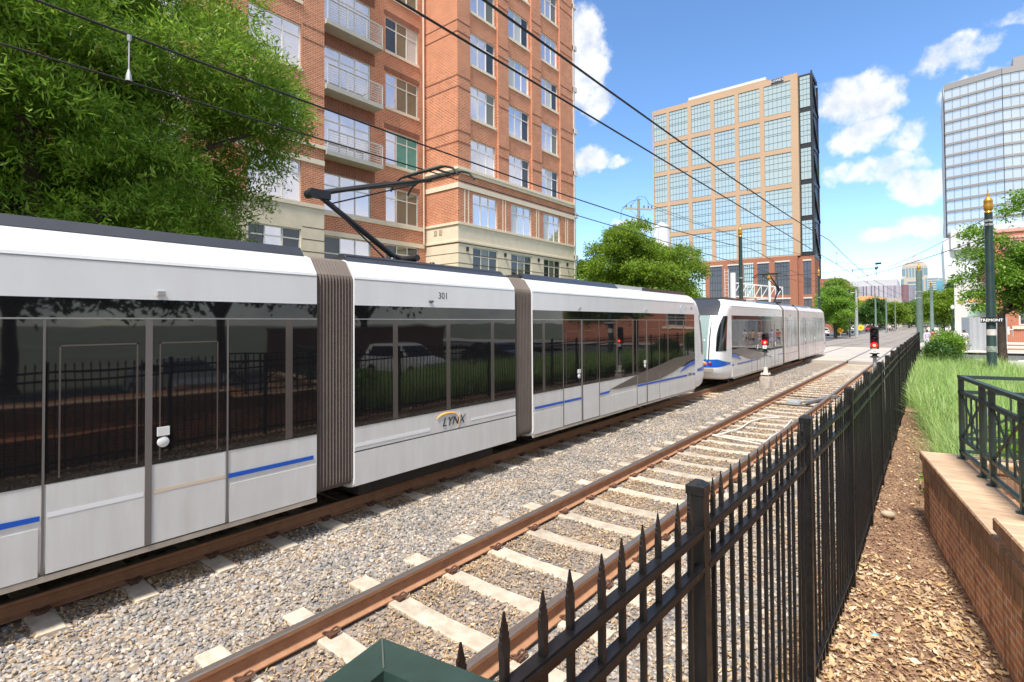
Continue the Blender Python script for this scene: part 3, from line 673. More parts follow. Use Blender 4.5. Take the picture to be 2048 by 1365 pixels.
            for ym in (4.25, 7.76): b.box(*sorted((s*1.333, s*1.341)), ym-.03, ym+.03, .36, 2.64)
            for ym in (3.48, 5.06, 7.13, 8.65): b.box(*sorted((s*1.3255, s*1.334)), ym-.009, ym+.009, .36, 2.64)
            b.build_split('door_gasket', TGASKET, er)
        b = MB()
        for (ya, yb) in ((YB, 3.47), (5.08, 7.11), (8.68, YE)):
            for s in (1, -1): b.box(*sorted((s*1.325, s*1.332)), ya+.01, yb-.01, .345, .775)
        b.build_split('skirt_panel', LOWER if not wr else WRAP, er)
        b = MB()
        for s in (1, -1): b.box(*sorted((s*1.29, s*1.329)), YB, 11.5, .285, .338)
        b.build_split('sill_trim', SKIRT, er)
        if not wr:
            b = MB(); fl = lambda pts, mi=0, x=1.3342: [b.prism([(s*x, p[0], p[1]) for p in pts], (s*.0015, 0, 0), mi) for s in (1, -1)]
            fl([(YB+.05, .845), (3.47, .845), (3.47, .895), (YB+.05, .895)]); b.prism([(1.3342, 3.5, .845), (1.3342, 4.21, .845), (1.3342, 4.21, .895), (1.3342, 3.5, .895)], (.0015, 0, 0)); fl([(5.08, .84), (5.5, .84), (5.62, .90), (5.08, .885)])
            fl([(7.15, .835), (8.62, .83), (8.62, .885), (7.15, .89)]); fl([(8.67, .83), (10.86, .82), (10.86, .875), (8.67, .885)]); fl([(11.35, .82), (11.6, .82), (11.6, .875), (11.35, .875)])
            fl([(10.18, .99), (10.7, 1.05), (11.12, 1.13), (11.6, 1.16), (11.6, 1.30), (11.12, 1.26), (10.75, 1.17)])
            b.build_split('stripe', BLUE, er)
            b = MB(); b.prism([(-1.3338, 3.5, .86), (-1.3338, 4.21, .86), (-1.3338, 4.21, .895), (-1.3338, 3.5, .895)], (-.001, 0, 0)); b.build('stripe', mat('stripe_peach', (.68, .55, .42), .35, coat=.3), er)
            b = MB(); b.prism([(-1.3338, 4.29, .855), (-1.3338, 5.03, .855), (-1.3338, 5.03, .90), (-1.3338, 4.29, .90)], (-.001, 0, 0)); b.build('stripe', LETTERW, er)
            b = MB(); fl = lambda pts, mi=0, x=1.3338: [b.prism([(s*x, p[0], p[1]) for p in pts], (s*.0012, 0, 0), mi) for s in (1, -1)]
            fl([(5.55, .92), (6.1, .90), (7.11, .905), (7.11, 1.152)]); fl([(7.15, .905), (7.74, .90), (7.74, 1.24), (7.15, 1.155)]); fl([(7.79, .90), (8.62, .915), (8.62, 1.33), (7.79, 1.245)])
            fl([(8.67, .915), (9.64, 1.04), (10.3, 1.16), (10.88, 1.27), (11.6, 1.34), (11.6, 1.45), (10.88, 1.49), (9.76, 1.47), (8.67, 1.335)])
            b.build_split('swoosh', TAUPE, er)
            b = MB(); fl = lambda pts, mi=0, x=1.3355: [b.prism([(s*x, p[0], p[1]) for p in pts], (s*.0008, 0, 0), mi) for s in (1, -1)]
            b.tube([(1.326, 10.55+.17*math.cos(a), 3.03+.13*math.sin(a)) for a in np.linspace(1.6, 4.4, 10)], .008, 5); b.build('emblem', PALEB, er)
            text('lettering', 'CATS', .11, PALEB, er, facing((1, 0, 0), (1.3255, 10.78, 2.99)))
            text('lettering', 'LYNX', .13, LETTER, er, facing((1, 0, 0), (1.3342, 11.1, .82)), shear=.3)
            if not wrap or e > 0: text('fleet_number', '301' if not wrap else '302', .12, LETTER, er, facing((1, 0, 0), (1.3255, 11.35, 3.0)))
        # nose fittings
        TS = lambda a: [t for t in ts if t >= a]; ZS = lambda a, c_: [z for z in zz if a <= z <= c_]
        b = MB(); nose_grid(b, ZS(1.15, 2.86), TS(1.13), .010); b.build('windshield', SCREEN, er)
        b = MB(); nose_grid(b, ZS(2.84, 3.5), TS(.85), .012); nose_grid(b, ZS(1.14, 2.86), [t for t in ts if t <= 1.14][-2:], .009)
        b.build('windshield_surround', ROOFD, er)
        b = MB()
        for z0_, z1_, t0, t1 in ((1.46, 2.82, .20, .80),):
            zl = np.linspace(z0_, z1_, 16); P = [[nose_pt(z, t0+(t1-(max(0, (z-2.0))*.62)**2-t0)*u, .012) for u in np.linspace(0, 1, 14)] for z in zl]; b.grid(P); b.grid([[(-p[0], p[1], p[2]) for p in r_] for r_ in P], flip=True)
        b.build_split('side_window', TGLASS, er)
        b = MB(); ts2 = list(np.linspace(.02, 1.5707, 16)); P = [[nose_pt(.84+(.31+.0*t)*u - .0*t if t > .7 else .90+.08*u+(.84-.9+(.23)*u)*(t/.7), t, .005) for t in ts2] for u in np.linspace(0, 1, 5)]
        b.grid(P, flip=False); b.grid([[(-p[0], p[1], p[2]) for p in r_] for r_ in P], flip=True); b.build('nose_band', BLUE, er)
        b = MB(); nose_grid(b, [.68, .80], list(np.linspace(.9, 1.5707, 8)), .02); b.build('bumper', SKIRT, er)
        for s in (1, -1):
            for x_, m_ in ((.95, LAMPR), (.78, LAMPA)):
                t = math.acos(min(1, (x_/1.325)**2)); p = nose_pt(.99, t, .008); b = MB(); b.T = Matrix.Translation((s*p[0], p[1], p[2])) @ Matrix.Rotation(R(-90), 4, 'X') @ Matrix.Rotation(R(25*s), 4, 'Y')
                b.lathe([(.075, -.03), (.075, .004), (.055, .02), (0, .03)], n=16); b.build('tail_lamp' if m_ is LAMPR else 'marker_lamp', m_, er)
        b = MB()
        for y in (4.15, 7.73):
            for s in (1, -1): b.box(*sorted((s*1.326, s*1.37)), y-.035, y+.035, 2.89, 2.935)
        b.build_split('door_lamp', mat('lamp_housing', (.35, .35, .34), .4), er)
        # roof
        b = MB()
        for s in (1, -1): b.prism([(s*1.05, YB+.05, 3.49), (s*1.10, YB+.05, 3.49), (s*1.0, YB+.05, 3.61), (s*.92, YB+.05, 3.62)] if s > 0 else [(s*.92, YB+.05, 3.62), (s*1.0, YB+.05, 3.61), (s*1.10, YB+.05, 3.49), (s*1.05, YB+.05, 3.49)], (0, 4.1, 0))
        b.box(-.95, .95, YB+.1, 6.35, 3.5, 3.60); b.build('roof_shroud', ROOFD, er)
        b = MB(); b.box(-1.03, 1.03, 6.55, 8.15, 3.49, 3.60); b.box(-.6, .6, 6.8, 7.9, 3.6, 3.64); b.build('roof_unit', ROOFL, er)
        b = MB(); b.box(-1.05, 1.05, 8.3, 11.5, 3.49, 3.60); b.build('roof_shroud', ROOFD, er)
        b = MB(); b.box(-.7, .7, 8.7, 10.0, 3.6, 3.655); b.build('roof_unit', ROOFL, er)
        b = MB(); b.box(-1.0, 1.0, 8.4, 10.2, .08, .36); b.box(-1.0, 1.0, 2.4, 8.3, .25, .34)
        bg_ = b.build('bogie', UNDER, er)
        for y in (8.5, 10.3):
            for s in (1, -1):
                b = MB(); b.T = Matrix.Translation((s*.755, y, .30)) @ Matrix.Rotation(R(90), 4, 'Y'); b.lathe([(.02, -.07), (.30, -.065), (.30, .06), (.1, .07), (.02, .07)], n=24); b.build('wheel', mat('wheel_steel', (.07, .06, .055), .5, metal=.4), bg_)
        for ch in list(er.children): ch.parent = root; ch.rotation_euler = er.rotation_euler
        bpy.data.objects.remove(er)
    b = MB(); b.box(-1.0, 1.0, -1.5, 1.5, .08, .38); bg_ = b.build('bogie', UNDER, root)
    for y in (-.95, .95):
        for s in (1, -1):
            b = MB(); b.T = Matrix.Translation((s*.755, y, .30)) @ Matrix.Rotation(R(90), 4, 'Y'); b.lathe([(.02, -.07), (.30, -.065), (.30, .06), (.1, .07), (.02, .07)], n=24); b.build('wheel', mat('wheel_steel', (.07, .06, .055), .5), bg_)
    b = MB(); b.box(-1.05, 1.05, -YM+.05, YM-.05, 3.49, 3.57); b.prism([(1.12, -YM+.03, 3.475), (1.0, -YM+.03, 3.60), (.9, -YM+.03, 3.60), (.95, -YM+.03, 3.475)], (0, 2*YM-.06, 0)); b.prism([(-.95, -YM+.03, 3.475), (-.9, -YM+.03, 3.60), (-1.0, -YM+.03, 3.60), (-1.12, -YM+.03, 3.475)], (0, 2*YM-.06, 0)); b.build('roof_shroud', ROOFD, root)
    # pantograph: base, lower arm, upper arm, head with two contact strips and horns
    p0 = panto; pt = empty('pantograph', (0, p0, 0)); pt.parent = root
    b = MB(); b.box(-.55, .55, -.55, .45, 3.60, 3.66)
    for x in (-.5, .5):
        for y in (-.5, .4): b.lathe([(.05, 3.57), (.06, 3.6), (.05, 3.63), (.06, 3.66), (.04, 3.7)], (x, y, 0), 10)
    b.tube([(-.45, .1, 3.76), (.45, .1, 3.76)], .06, 10); b.build('base_frame', PANTO, pt)
    K = (0, -1.60, 4.66); T = (0, .84, 5.38)
    b = MB(); b.tube([(0, .35, 3.74), (0, .1, 3.76), (0, -.1, 3.82), K], [.045, .06, .052, .042], 12); b.tube([(.12, -.35, 3.72), (.1, -1.48, 4.55)], .014, 6); b.build('lower_arm', PANTO, pt)
    b = MB(); b.tube([(-.09, K[1]-.1, K[2]-.02), (.09, K[1]-.1, K[2]-.02)], .07, 10); b.box(-.06, .06, K[1]-.12, K[1]+.22, K[2]-.07, K[2]+.06); b.tube([K, (0, -.35, 5.06), T], [.045, .038, .03], 12)
    b.tube([K, (.28, .5, 5.28), (.42, .82, 5.40)], .022, 8); b.tube([K, (-.28, .5, 5.28), (-.42, .82, 5.40)], .022, 8); b.tube([(0, K[1]+.25, K[2]-.12), (0, .45, 5.22)], .014, 6); b.build('upper_arm', PANTO, pt)
    b = MB()
    for y in (.62, 1.06):
        b.tube([(-.95, y, 5.28), (-.82, y, 5.42), (-.62, y, 5.49), (.62, y, 5.49), (.82, y, 5.42), (.95, y, 5.28)], .022, 8)
        b.box(-.55, .55, y-.025, y+.025, 5.505, 5.53, 1)
    for x in (-.4, .4): b.bar((x, .62, 5.47), (x, 1.06, 5.47), .03)
    b.tube([(-.4, .84, 5.42), (.4, .84, 5.42)], .025, 8); b.build('head', [PANTO, CARBON], pt)
    return root
build_train('white light rail train in the foreground with black windows, brown bellows and number 301', False, 6.13, 0, .02)
build_train('second light rail train farther along, its rear half wrapped in a pinkish advert', True, 33.6, math.pi, -1.9)

# ------------------------------------------------------------------ black picket fence
ZT, ZR1, ZR2, ZR3, FG = 1.965, 1.80, 1.655, .27, .09
fence = empty('picket_fence', (-.62, 5.9, FG)); tag(fence, 'tall black metal fence with spear topped pickets running beside the tracks', 'fence')
FXY = [(-.745, .12), (-.703, 2.05), (-.660, 3.93), (-.618, 5.86)]+[(-.618+max(0, i-8)*.011, 5.86+1.93*(i-3)) for i in range(4, 20)]
fo = fence.location
def local(x, y, z): return (x-fo.x, y-fo.y, z-fo.z)
def post_mesh():
    b = MB(); w = .032; h = ZT-FG
    b.box(-w, w, -w, w, -.05, h-.025); b.box(-w-.004, w+.004, -w-.004, w+.004, h-.05, h-.018)
    c = w+.004; k = .014; b._add([(-c, -c, h-.018), (c, -c, h-.018), (c, c, h-.018), (-c, c, h-.018), (-k, -k, h), (k, -k, h), (k, k, h), (-k, k, h)], [(0, 1, 5, 4), (1, 2, 6, 5), (2, 3, 7, 6), (3, 0, 4, 7), (4, 5, 6, 7)])
    return b.mesh('post', FENCE)
def picket(b, x, y, ang):
    b.T = Matrix.Translation(local(x, y, 0)) @ Matrix.Rotation(ang, 4, 'Z')
    w = .0085; b.box(-w, w, -w, w, .02, 1.835)
    # pressed spear: square shank flattened into a jagged blade in the plane of the fence
    prof = [(w, w, 1.835), (.0095, .0085, 1.85), (.013, .006, 1.868), (.015, .004, 1.885), (.0125, .0035, 1.888), (.0135, .0035, 1.90), (.0105, .003, 1.903), (.011, .003, 1.915), (.008, .003, 1.918), (.002, .0015, 1.948)]
    vs = []; fs = []
    for (a, t, z) in prof: vs += [(-t, -a, z), (t, -a, z), (t, a, z), (-t, a, z)]
    for i in range(len(prof)-1):
        for k in range(4): fs.append((i*4+k, i*4+(k+1) % 4, (i+1)*4+(k+1) % 4, (i+1)*4+k))
    k = len(vs); fs.append((k-4, k-3, k-2, k-1)); b._add(vs, fs); b.T = None
PM = post_mesh(); npk = 0; far_p = MB()
pk0 = MB(); fo_ = fo; picket(pk0, fo.x, fo.y, 0); PKM = pk0.mesh('picket', FENCE)
for i, (x, y) in enumerate(FXY):
    o = link('post', PM, fence); o.location = (x-fo.x, y-fo.y, random.uniform(-.004, .004)); o.rotation_euler = (random.uniform(-.006, .006), random.uniform(-.008, .004), 0)
    if i == len(FXY)-1: break
    x1, y1 = FXY[i+1]; ang = math.atan2(x1-x, y1-y); 
    for z in (ZR1, ZR2, ZR3):
        b = MB(); p0 = Vector(local(x, y+.02, z-.019)); p1 = Vector(local(x1, y1-.02, z-.019))
        b.bar(p0, p1, .033, .038); b.bar(p0+Vector((.0185, 0, .004)), p1+Vector((.0185, 0, .004)), .006, .014)
        b.build('rail_bar', FENCE, fence)
    for k in range(1, 15):
        t = k/15; xx, yy = x+(x1-x)*t, y+(y1-y)*t
        if npk < 98 and i < 7:
            o = link('picket', PKM, fence); o.location = (xx-fo.x, yy-fo.y, random.uniform(-.004, .004)); o.rotation_euler = (random.uniform(-.004, .004), random.uniform(-.006, .006), -ang); npk += 1
        else: picket(far_p, xx, yy, -ang)
o = far_p.build('pickets', FENCE, fence); tag(o, kind='stuff')

# ------------------------------------------------------------------ brick planter wall with its green railing
WB = brick('planter_brick', (.72, .345, .155), (.46, .19, .10), (.72, .6, .47), bw=.21, rh=.068, ms=.009, var=.3, stain=((.10, .06, .035), (7, 1.2, 1), 1.6), bump=.7)
WS = brick('planter_soldier', (.47, .28, .165), (.33, .19, .115), (.25, .17, .11), bw=.21, rh=.068, ms=.007, vertical=True, offset=0, var=.35, stain=((.075, .055, .038), (7, 1, 1), 2.2), bump=.7)
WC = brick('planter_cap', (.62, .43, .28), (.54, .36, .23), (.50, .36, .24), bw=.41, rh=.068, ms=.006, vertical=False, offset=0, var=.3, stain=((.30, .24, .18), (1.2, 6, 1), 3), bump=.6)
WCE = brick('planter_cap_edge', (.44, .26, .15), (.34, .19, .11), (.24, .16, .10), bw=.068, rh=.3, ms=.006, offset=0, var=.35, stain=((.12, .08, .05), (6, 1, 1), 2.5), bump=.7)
WA = R(9.1)
wall = empty('brick_wall', (-.142, 8.596, -.1), WA); tag(wall, 'low orange brown brick wall with a weathered flat brick cap behind the fence', 'wall')
def wl(b, x0, x1, y0, y1, z0, z1, mi=0): b.box(x0, x1, y0, y1, z0+.1, z1+.1, mi)
b = MB(); wl(b, .035, .40, -12, -.035, -.4, .585); wl(b, .035, 6, -.39, -.034, -.4, .584); b.build('wall_body', WB, wall)
b = MB(); wl(b, .025, .41, -12, -.025, .587, .797); wl(b, .026, 6, -.40, -.024, .588, .796); b.build('soldier_course', WS, wall)
def cap(b, x0, x1, y0, y1, zt):
    k = .012
    P = [[(x0, y0), (x1, y0), (x1, y1), (x0, y1)], [(x0+k, y0+k), (x1-k, y0+k), (x1-k, y1-k), (x0+k, y1-k)]]
    vs = [(x, y, zt-.10+.1) for x, y in P[0]]+[(x, y, zt-k+.1) for x, y in P[0]]+[(x, y, zt+.1) for x, y in P[1]]
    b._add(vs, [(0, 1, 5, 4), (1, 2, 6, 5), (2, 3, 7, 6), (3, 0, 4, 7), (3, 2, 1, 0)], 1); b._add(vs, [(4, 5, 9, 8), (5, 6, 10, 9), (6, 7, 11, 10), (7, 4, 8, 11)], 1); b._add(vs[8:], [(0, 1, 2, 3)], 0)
b = MB(); cap(b, 0, .42, -12, 0, .9); cap(b, .422, 6, -.42, -.001, .899); b.build('wall_cap', [WC, WCE], wall)
b = MB(); wl(b, .03, .46, -12, -3.16, .901, .955); cap(b, 0.0, .50, -12, -3.11, 1.055); b.build('raised_end', [WC, WCE], wall)
o = sheet('patio_paving', .45, 7, -6, 8.0, .50, brick('patio_brick', (.46, .17, .07), (.40, .14, .06), (.36, .25, .17), bw=.2, rh=.1, ms=.004)); o.rotation_euler = (0, 0, R(0))
rl = empty('patio_railing', (.278, 8.42, .9), WA); tag(rl, 'dark green metal railing with crossed braces on top of the brick wall', 'railing')
def rail_run(dirv, ys, panels):
    D = Vector(dirv); 
    for y in ys:
        b = MB(); p = D*y; b.cbox((p.x, p.y, .5), (.05, .05, .98)); b.build('post', GREEN, rl)
        b = MB(); b.lathe([(.06, 0), (.06, .008), (.04, .014), (.03, .02)], (p.x, p.y, 0), 14); b.build('post_foot', GREEN, rl)
    L = max(ys)
    for z, w, h in ((.992, .06, .038), (.81, .04, .04), (.25, .04, .04), (.09, .045, .035)):
        b = MB(); b.bar(D*-.03+Vector((0, 0, z)), D*(L+.03)+Vector((0, 0, z)), w, h); b.build('rail_bar', GREEN, rl)
    for a, c in panels:
        b = MB()
        for k in range(1, 4): p = D*(a+(c-a)*k/4); b.cbox((p.x, p.y, .53), (.018, .018, .54))
        b.build('baluster', GREEN, rl)
        b = MB(); b.bar(D*(a+.02)+Vector((0, 0, .27)), D*(c-.02)+Vector((0, 0, .79)), .012, .03); b.bar(D*(a+.02)+Vector((0, 0, .79)), D*(c-.02)+Vector((0, 0, .27)), .012, .03)
        p = D*((a+c)/2); b.T = Matrix.Translation((p.x, p.y, .53)) @ Matrix.Rotation(R(90), 4, 'Y' if abs(D.y) > .5 else 'X'); b.lathe([(.045, -.016), (.05, 0), (.045, .016)], n=14); b.T = None; b.build('cross_brace', GREEN, rl)
rail_run((0, -1, 0), [0, .88, 1.22, 2.1, 2.44, 3.0], [(.0, .88), (1.22, 2.1), (2.44, 3.0)])
rail_run((1, 0, 0), [.9, 1.24, 2.1, 2.44, 3.3], [(0, .9), (1.24, 2.1), (2.44, 3.3)])
# the corner of the rail the photographer leans on
nr = empty('viewing_rail', (-.593, .454, 2.15), WA); tag(nr, 'green painted square rail corner at the bottom edge, nearest to the camera', 'railing')
b = MB(); w = .050
b.box(.0, w, -1.6, -w, -.05, 0); b.box(.0, 1.6, -w, 0, -.05, 0)   # mitred corner in one piece
b = MB(); z0, z1 = -.05, 0
def mitre(b, z0, z1):
    A = [(0, 0), (0, -1.6), (w, -1.6), (w, -w)]; B = [(0, 0), (w, -w), (1.6, -w), (1.6, 0)]
    b.prism([(x, y, z0) for x, y in A], (0, 0, z1-z0)); b.prism([(x, y, z0) for x, y in B], (0, 0, z1-z0))
mitre(b, z0, z1); b.build('top_rail', GREEN, nr)
b = MB(); b.bar((.004, -.004, .0012), (w-.002, -w+.002, .0012), .0022, .002); b.build('mitre_joint', mat('bare_metal_edge', (.10, .115, .10), .5, metal=.2), nr)
b = MB(); b.box(.004, w-.004, -w+.004, -.004, -1.3, -.05); b.build('post', GREEN, nr)
b = MB(); b.box(.01, w-.01, -1.6, -w, -.30, -.26); b.box(w, 1.6, -w+.01, -.01, -.30, -.26); b.build('rail_bar', GREEN, nr)
sheet('viewing_deck', -.60, 3.5, -5, .30, .95, CONC, .6)

# ------------------------------------------------------------------ dwarf signals
def signal(x, y, base, h_base, mast_h, lenses, lb, name_txt):
    r = empty('railway_signal', (x, y, base)); tag(r, lb, 'railway signal')
    b = MB(); b.lathe([(.25, 0), (.25, h_base*.8), (.21, h_base)], n=8); b.build('concrete_base', mat('old_concrete', (.42, .36, .30), .95, var=.25, vscale=8, bump=.3), r)
    b = MB(); b.box(-.17, .17, -.17, .17, h_base+.06, h_base+.10)
    for sx in (-.13, .13):
        for sy in (-.13, .13): b.tube([(sx, sy, h_base-.02), (sx, sy, h_base+.16)], .015, 6)
    b.lathe([(.12, h_base+.1), (.09, h_base+.16), (.085, h_base+.34), (.06, h_base+.36)], n=14); b.build('mast_base', mat('cream_metal', (.62, .58, .50), .6, var=.2, vscale=15), r)
    z = h_base+mast_h; b = MB(); b.tube([(0, 0, h_base+.3), (0, 0, z)], .055, 14); b.build('mast', GALV, r)
    b = MB(); b.lathe([(.06, z-.02), (.15, z), (.12, z+.03), (.07, z+.06), (.07, z+.10), (.14, z+.12), (.14, z+.14), (.05, z+.16)], n=16); b.build('bracket', BLACKP, r)
    b = MB(); b.box(-.075, .075, -.10, -.085, z+.15, z+.30); b.box(-.06, .06, -.085, 0, z+.17, z+.28); p = b.build('number_plate', mat('plate_white', (.78, .78, .76), .5), r)
    text('plate_number', name_txt, .075, LETTER, p, facing((0, -1, 0), (0, -.1005, z+.19)))
    H = z+.16; n = len(lenses)
    b = MB(); b.box(-.12, .12, -.06, .12, H+.13, H+.13+.235*n); b.box(-.10, .10, -.04, .10, H+.13+.235*n, H+.16+.235*n); b.build('signal_head', BLACKP, r)
    for i, ln in enumerate(lenses):
        zc = H+.25+.235*i
        b = MB(); b.T = Matrix.Translation((0, -.062, zc)) @ Matrix.Rotation(R(90), 4, 'X'); b.lathe([(.105, -.02), (.105, .004)], n=20); b.lathe([(.05 if ln else .085, .004), (.03, .016), (0, .02)], n=18, mi=1)
        b.T = None; b.build('lens', [HOODGLOW if ln else BLACKP, REDL if ln else DARKL], r)
        b = MB(); P = [[(math.cos(a)*.108, -.065-dd*(.35+.65*max(0, math.sin(a))), zc+math.sin(a)*.108) for a in np.linspace(-.35, math.pi+.35, 13)] for dd in (0, .16)]; b.grid(P); P2 = [[(p[0]*.94, p[1], zc+(p[2]-zc)*.94) for p in r_] for r_ in P]; b.grid(P2, flip=True); b.build('visor', HOODGLOW if ln else BLACKP, r)
signal(-5.45, 23.9, -.2, .5, 1.0, [1, 0], 'two lamp railway signal glowing red on a grey mast between the two tracks', '18')
signal(-1.5, 21.6, -.05, .35, 1.05, [1, 0, 0], 'taller three lamp railway signal glowing red, standing behind the black fence', '16')

# ------------------------------------------------------------------ poles and overhead line
def pole(x, y, base, h, r0, r1, lb, bands=(), far=False):
    o = empty('line_pole', (x, y, base)); tag(o, lb, 'pole', 'green overhead line poles')
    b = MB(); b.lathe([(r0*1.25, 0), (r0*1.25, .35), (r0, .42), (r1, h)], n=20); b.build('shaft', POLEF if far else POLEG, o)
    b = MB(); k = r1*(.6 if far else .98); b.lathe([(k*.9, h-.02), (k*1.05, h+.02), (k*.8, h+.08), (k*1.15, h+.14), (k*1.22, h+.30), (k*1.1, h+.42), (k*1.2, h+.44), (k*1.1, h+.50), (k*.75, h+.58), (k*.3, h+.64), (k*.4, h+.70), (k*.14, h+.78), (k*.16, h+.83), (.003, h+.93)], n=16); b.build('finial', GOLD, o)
    b = MB()
    for z in bands: b.lathe([(r1*1.12, z-.04), (r1*1.12, z+.04)], n=16); b.tube([(0, -r1, z), (0, -r1-.15, z)], .02, 6)
    if bands: b.build('clamp_band', GALV, o)
    return o
p = pole(1.8, 27.0, .08, 6.6, .155, .122, 'green pole with gold finial carrying the TREMONT sign near the tall grass', (6.15, 6.3))
b = MB(); b.box(-.31, .31, -.20, -.18, 2.41, 2.62); sg = b.build('street_sign', BLACKP, p)
b.v = []; text('sign_lettering', 'TREMONT', .138, LETTERW, sg, facing((0, -1, 0), (0, -.2005, 2.463)), bold=.004)
for z0_, z1_, m_ in ((1.93, 2.16, mat('sticker_white', (.72, .70, .66), .6, vscale=14, var2=(.60, .5, .48))), (1.30, 1.52, mat('sticker_pale', (.55, .58, .50), .6, vscale=18, var2=(.10, .14, .12)))):
    b = MB(); P = [[(math.cos(a)*.150, math.sin(a)*.150, z) for a in np.linspace(-2.9, -.2, 14)] for z in (z0_, z1_)]; b.grid(P); b.build('sticker', m_, p)
pole(-9.8, 36.7, -.1, 8.35, .14, .115, 'green pole with gold finial rising behind the roof of the second train', (5.6, 3.9))
pole(-9.8, 68.0, -.1, 7.9, .135, .11, 'green pole with gold finial just past the rear end of the second train', (5.4,))
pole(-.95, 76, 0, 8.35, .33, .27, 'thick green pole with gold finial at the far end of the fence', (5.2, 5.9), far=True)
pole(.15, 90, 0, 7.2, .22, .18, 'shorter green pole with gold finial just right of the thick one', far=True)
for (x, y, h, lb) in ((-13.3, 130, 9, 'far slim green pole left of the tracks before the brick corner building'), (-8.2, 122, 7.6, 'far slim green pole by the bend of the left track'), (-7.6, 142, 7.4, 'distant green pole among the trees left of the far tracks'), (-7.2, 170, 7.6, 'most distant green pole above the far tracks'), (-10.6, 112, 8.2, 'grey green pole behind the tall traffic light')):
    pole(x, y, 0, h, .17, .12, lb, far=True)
def wire(name, pts, r, lb, cat='overhead wire', grp=None, drops=()):
    b = MB(); b.tube(pts, r, 6, cap=False); o = b.build(name, WIRE); tag(o, lb, cat, grp)
    for (p0, p1) in drops:
        b = MB(); b.tube([p0, p1], .008, 5); b.lathe([(.035, -.06), (.03, 0), (.012, .08)], (p0[0], p0[1], p0[2]+.04), 8); b.lathe([(.02, -.05), (.03, .02)], p1, 8); b.build('dropper', GALV, o)
def zc_far(y): return 5.55
def sag_up(y, y0, k=.0015): d = (y-y0+20) % 40-20; return k*d*d
def zc_near(y): return 5.37
ys = list(np.linspace(-14, 60, 26))+[80, 100, 130, 170, 220]
wire('contact_wire', [(track_x(FAR, y), y, zc_far(y)) for y in ys], .012, 'lower overhead wire above the trains, touching the raised pantograph')
wire('messenger_wire', [(track_x(FAR, y), y, zc_far(y)+.45+sag_up(y, 11)) for y in ys], .015, 'upper overhead wire above the trains, hung over the contact wire', drops=[((FAR, y, zc_far(y)+.03), (FAR, y, zc_far(y)+.55)) for y in (2.05,)])
wire('contact_wire', [(track_x(NEAR, y), y, zc_near(y)) for y in ys], .012, 'lower overhead wire above the empty track')
wire('messenger_wire', [(track_x(NEAR, y), y, zc_near(y)+.53+sag_up(y, 8, .001)) for y in ys], .015, 'upper overhead wire above the empty track', drops=[((NEAR, y, zc_near(y)+.02), (NEAR, y, zc_near(y)+.57)) for y in (14, 30, 46)])
def sag(a, b_, s, n=9): return [tuple(Vector(a).lerp(Vector(b_), t)-Vector((0, 0, s*4*t*(1-t)))) for t in np.linspace(0, 1, n)]
wire('span_wire', sag((-9.7, 68, 6.8), (1.75, 26.9, 5.75), .35), .016, 'thin span wire from the sign pole across the sky to the pole behind the train')
wire('span_wire', sag((1.78, 26.8, 6.5), (-2.2, 44, 6.25), .1), .012, 'short stay wire tied near the top of the sign pole')
wire('span_wire', sag((-9.6, 36.7, 5.5), (-3.5, 44, 6.3), .1), .013, 'thin stay wire from the pole behind the second train towards the near track')
r = empty('bracket_arm', (-8.1, 83, 9.3)); tag(r, 'slim overhead bracket bar hanging in the wires above the far tracks', 'wire bracket')
b = MB(); b.tube([(0, 0, 0), (2.8, 2.1, .45)], .035, 8); b.build('bar', WIRE, r)
b = MB(); b.tube([(.05, 0, -.2), (.05, 0, .2)], .05, 8); b.tube([(2.7, 2.05, .3), (2.7, 2.05, .6)], .05, 8); b.tube([(1.1, .8, .2), (1.1, .8, -.9)], .02, 6); b.build('insulator', BLACKP, r)
r = empty('wire_insulator', (-3.4, 52, 6.8)); tag(r, 'dark insulator and camera fitting clipped to the wires above the crossing', 'wire fitting')
b = MB(); b.tube([(0, 0, -.5), (0, 0, .4)], .025, 6); b.lathe([(.09, .0), (.1, .12), (.05, .2)], n=10); b.box(-.05, .35, -.08, .08, .4, .55); b.build('fitting', BLACKP, r)

# ------------------------------------------------------------------ buildings
def facade(b, ax, c, u0, u1, z0, z1, ops=(), mi=0, depth=.16, sgn=1):
    """wall plane at ax = c ('X' faces +X, 'Y' faces -Y) with real openings and reveals"""
    ops = [o for o in ops if o[2] < z1 and o[3] > z0 and o[0] < u1 and o[1] > u0]
    us = sorted({u0, u1, *[min(max(o[0], u0), u1) for o in ops], *[min(max(o[1], u0), u1) for o in ops]}); zs = sorted({z0, z1, *[min(max(o[2], z0), z1) for o in ops], *[min(max(o[3], z0), z1) for o in ops]})
    def P(u, z, d=0.): return (c-d, u, z) if ax == 'X' else (u, c+d, z)
    for ua, ub in zip(us, us[1:]):
        for za, zb in zip(zs, zs[1:]):
            um, zm = (ua+ub)/2, (za+zb)/2
            if any(o[0] < um < o[1] and o[2] < zm < o[3] for o in ops): continue
            b.poly([P(ua, za), P(ub, za), P(ub, zb), P(ua, zb)], mi)
    for o in ops:
        a, e, l, h = o[0], o[1], max(o[2], z0), min(o[3], z1)
        b.poly([P(a, l), P(a, l, depth), P(a, h, depth), P(a, h)][::-1], mi); b.poly([P(e, l), P(e, h), P(e, h, depth), P(e, l, depth)][::-1], mi)
        if o[3] <= z1: b.poly([P(a, h), P(a, h, depth), P(e, h, depth), P(e, h)][::-1], mi)
        if o[2] >= z0: b.poly([P(a, l), P(e, l), P(e, l, depth), P(a, l, depth)][::-1], mi)
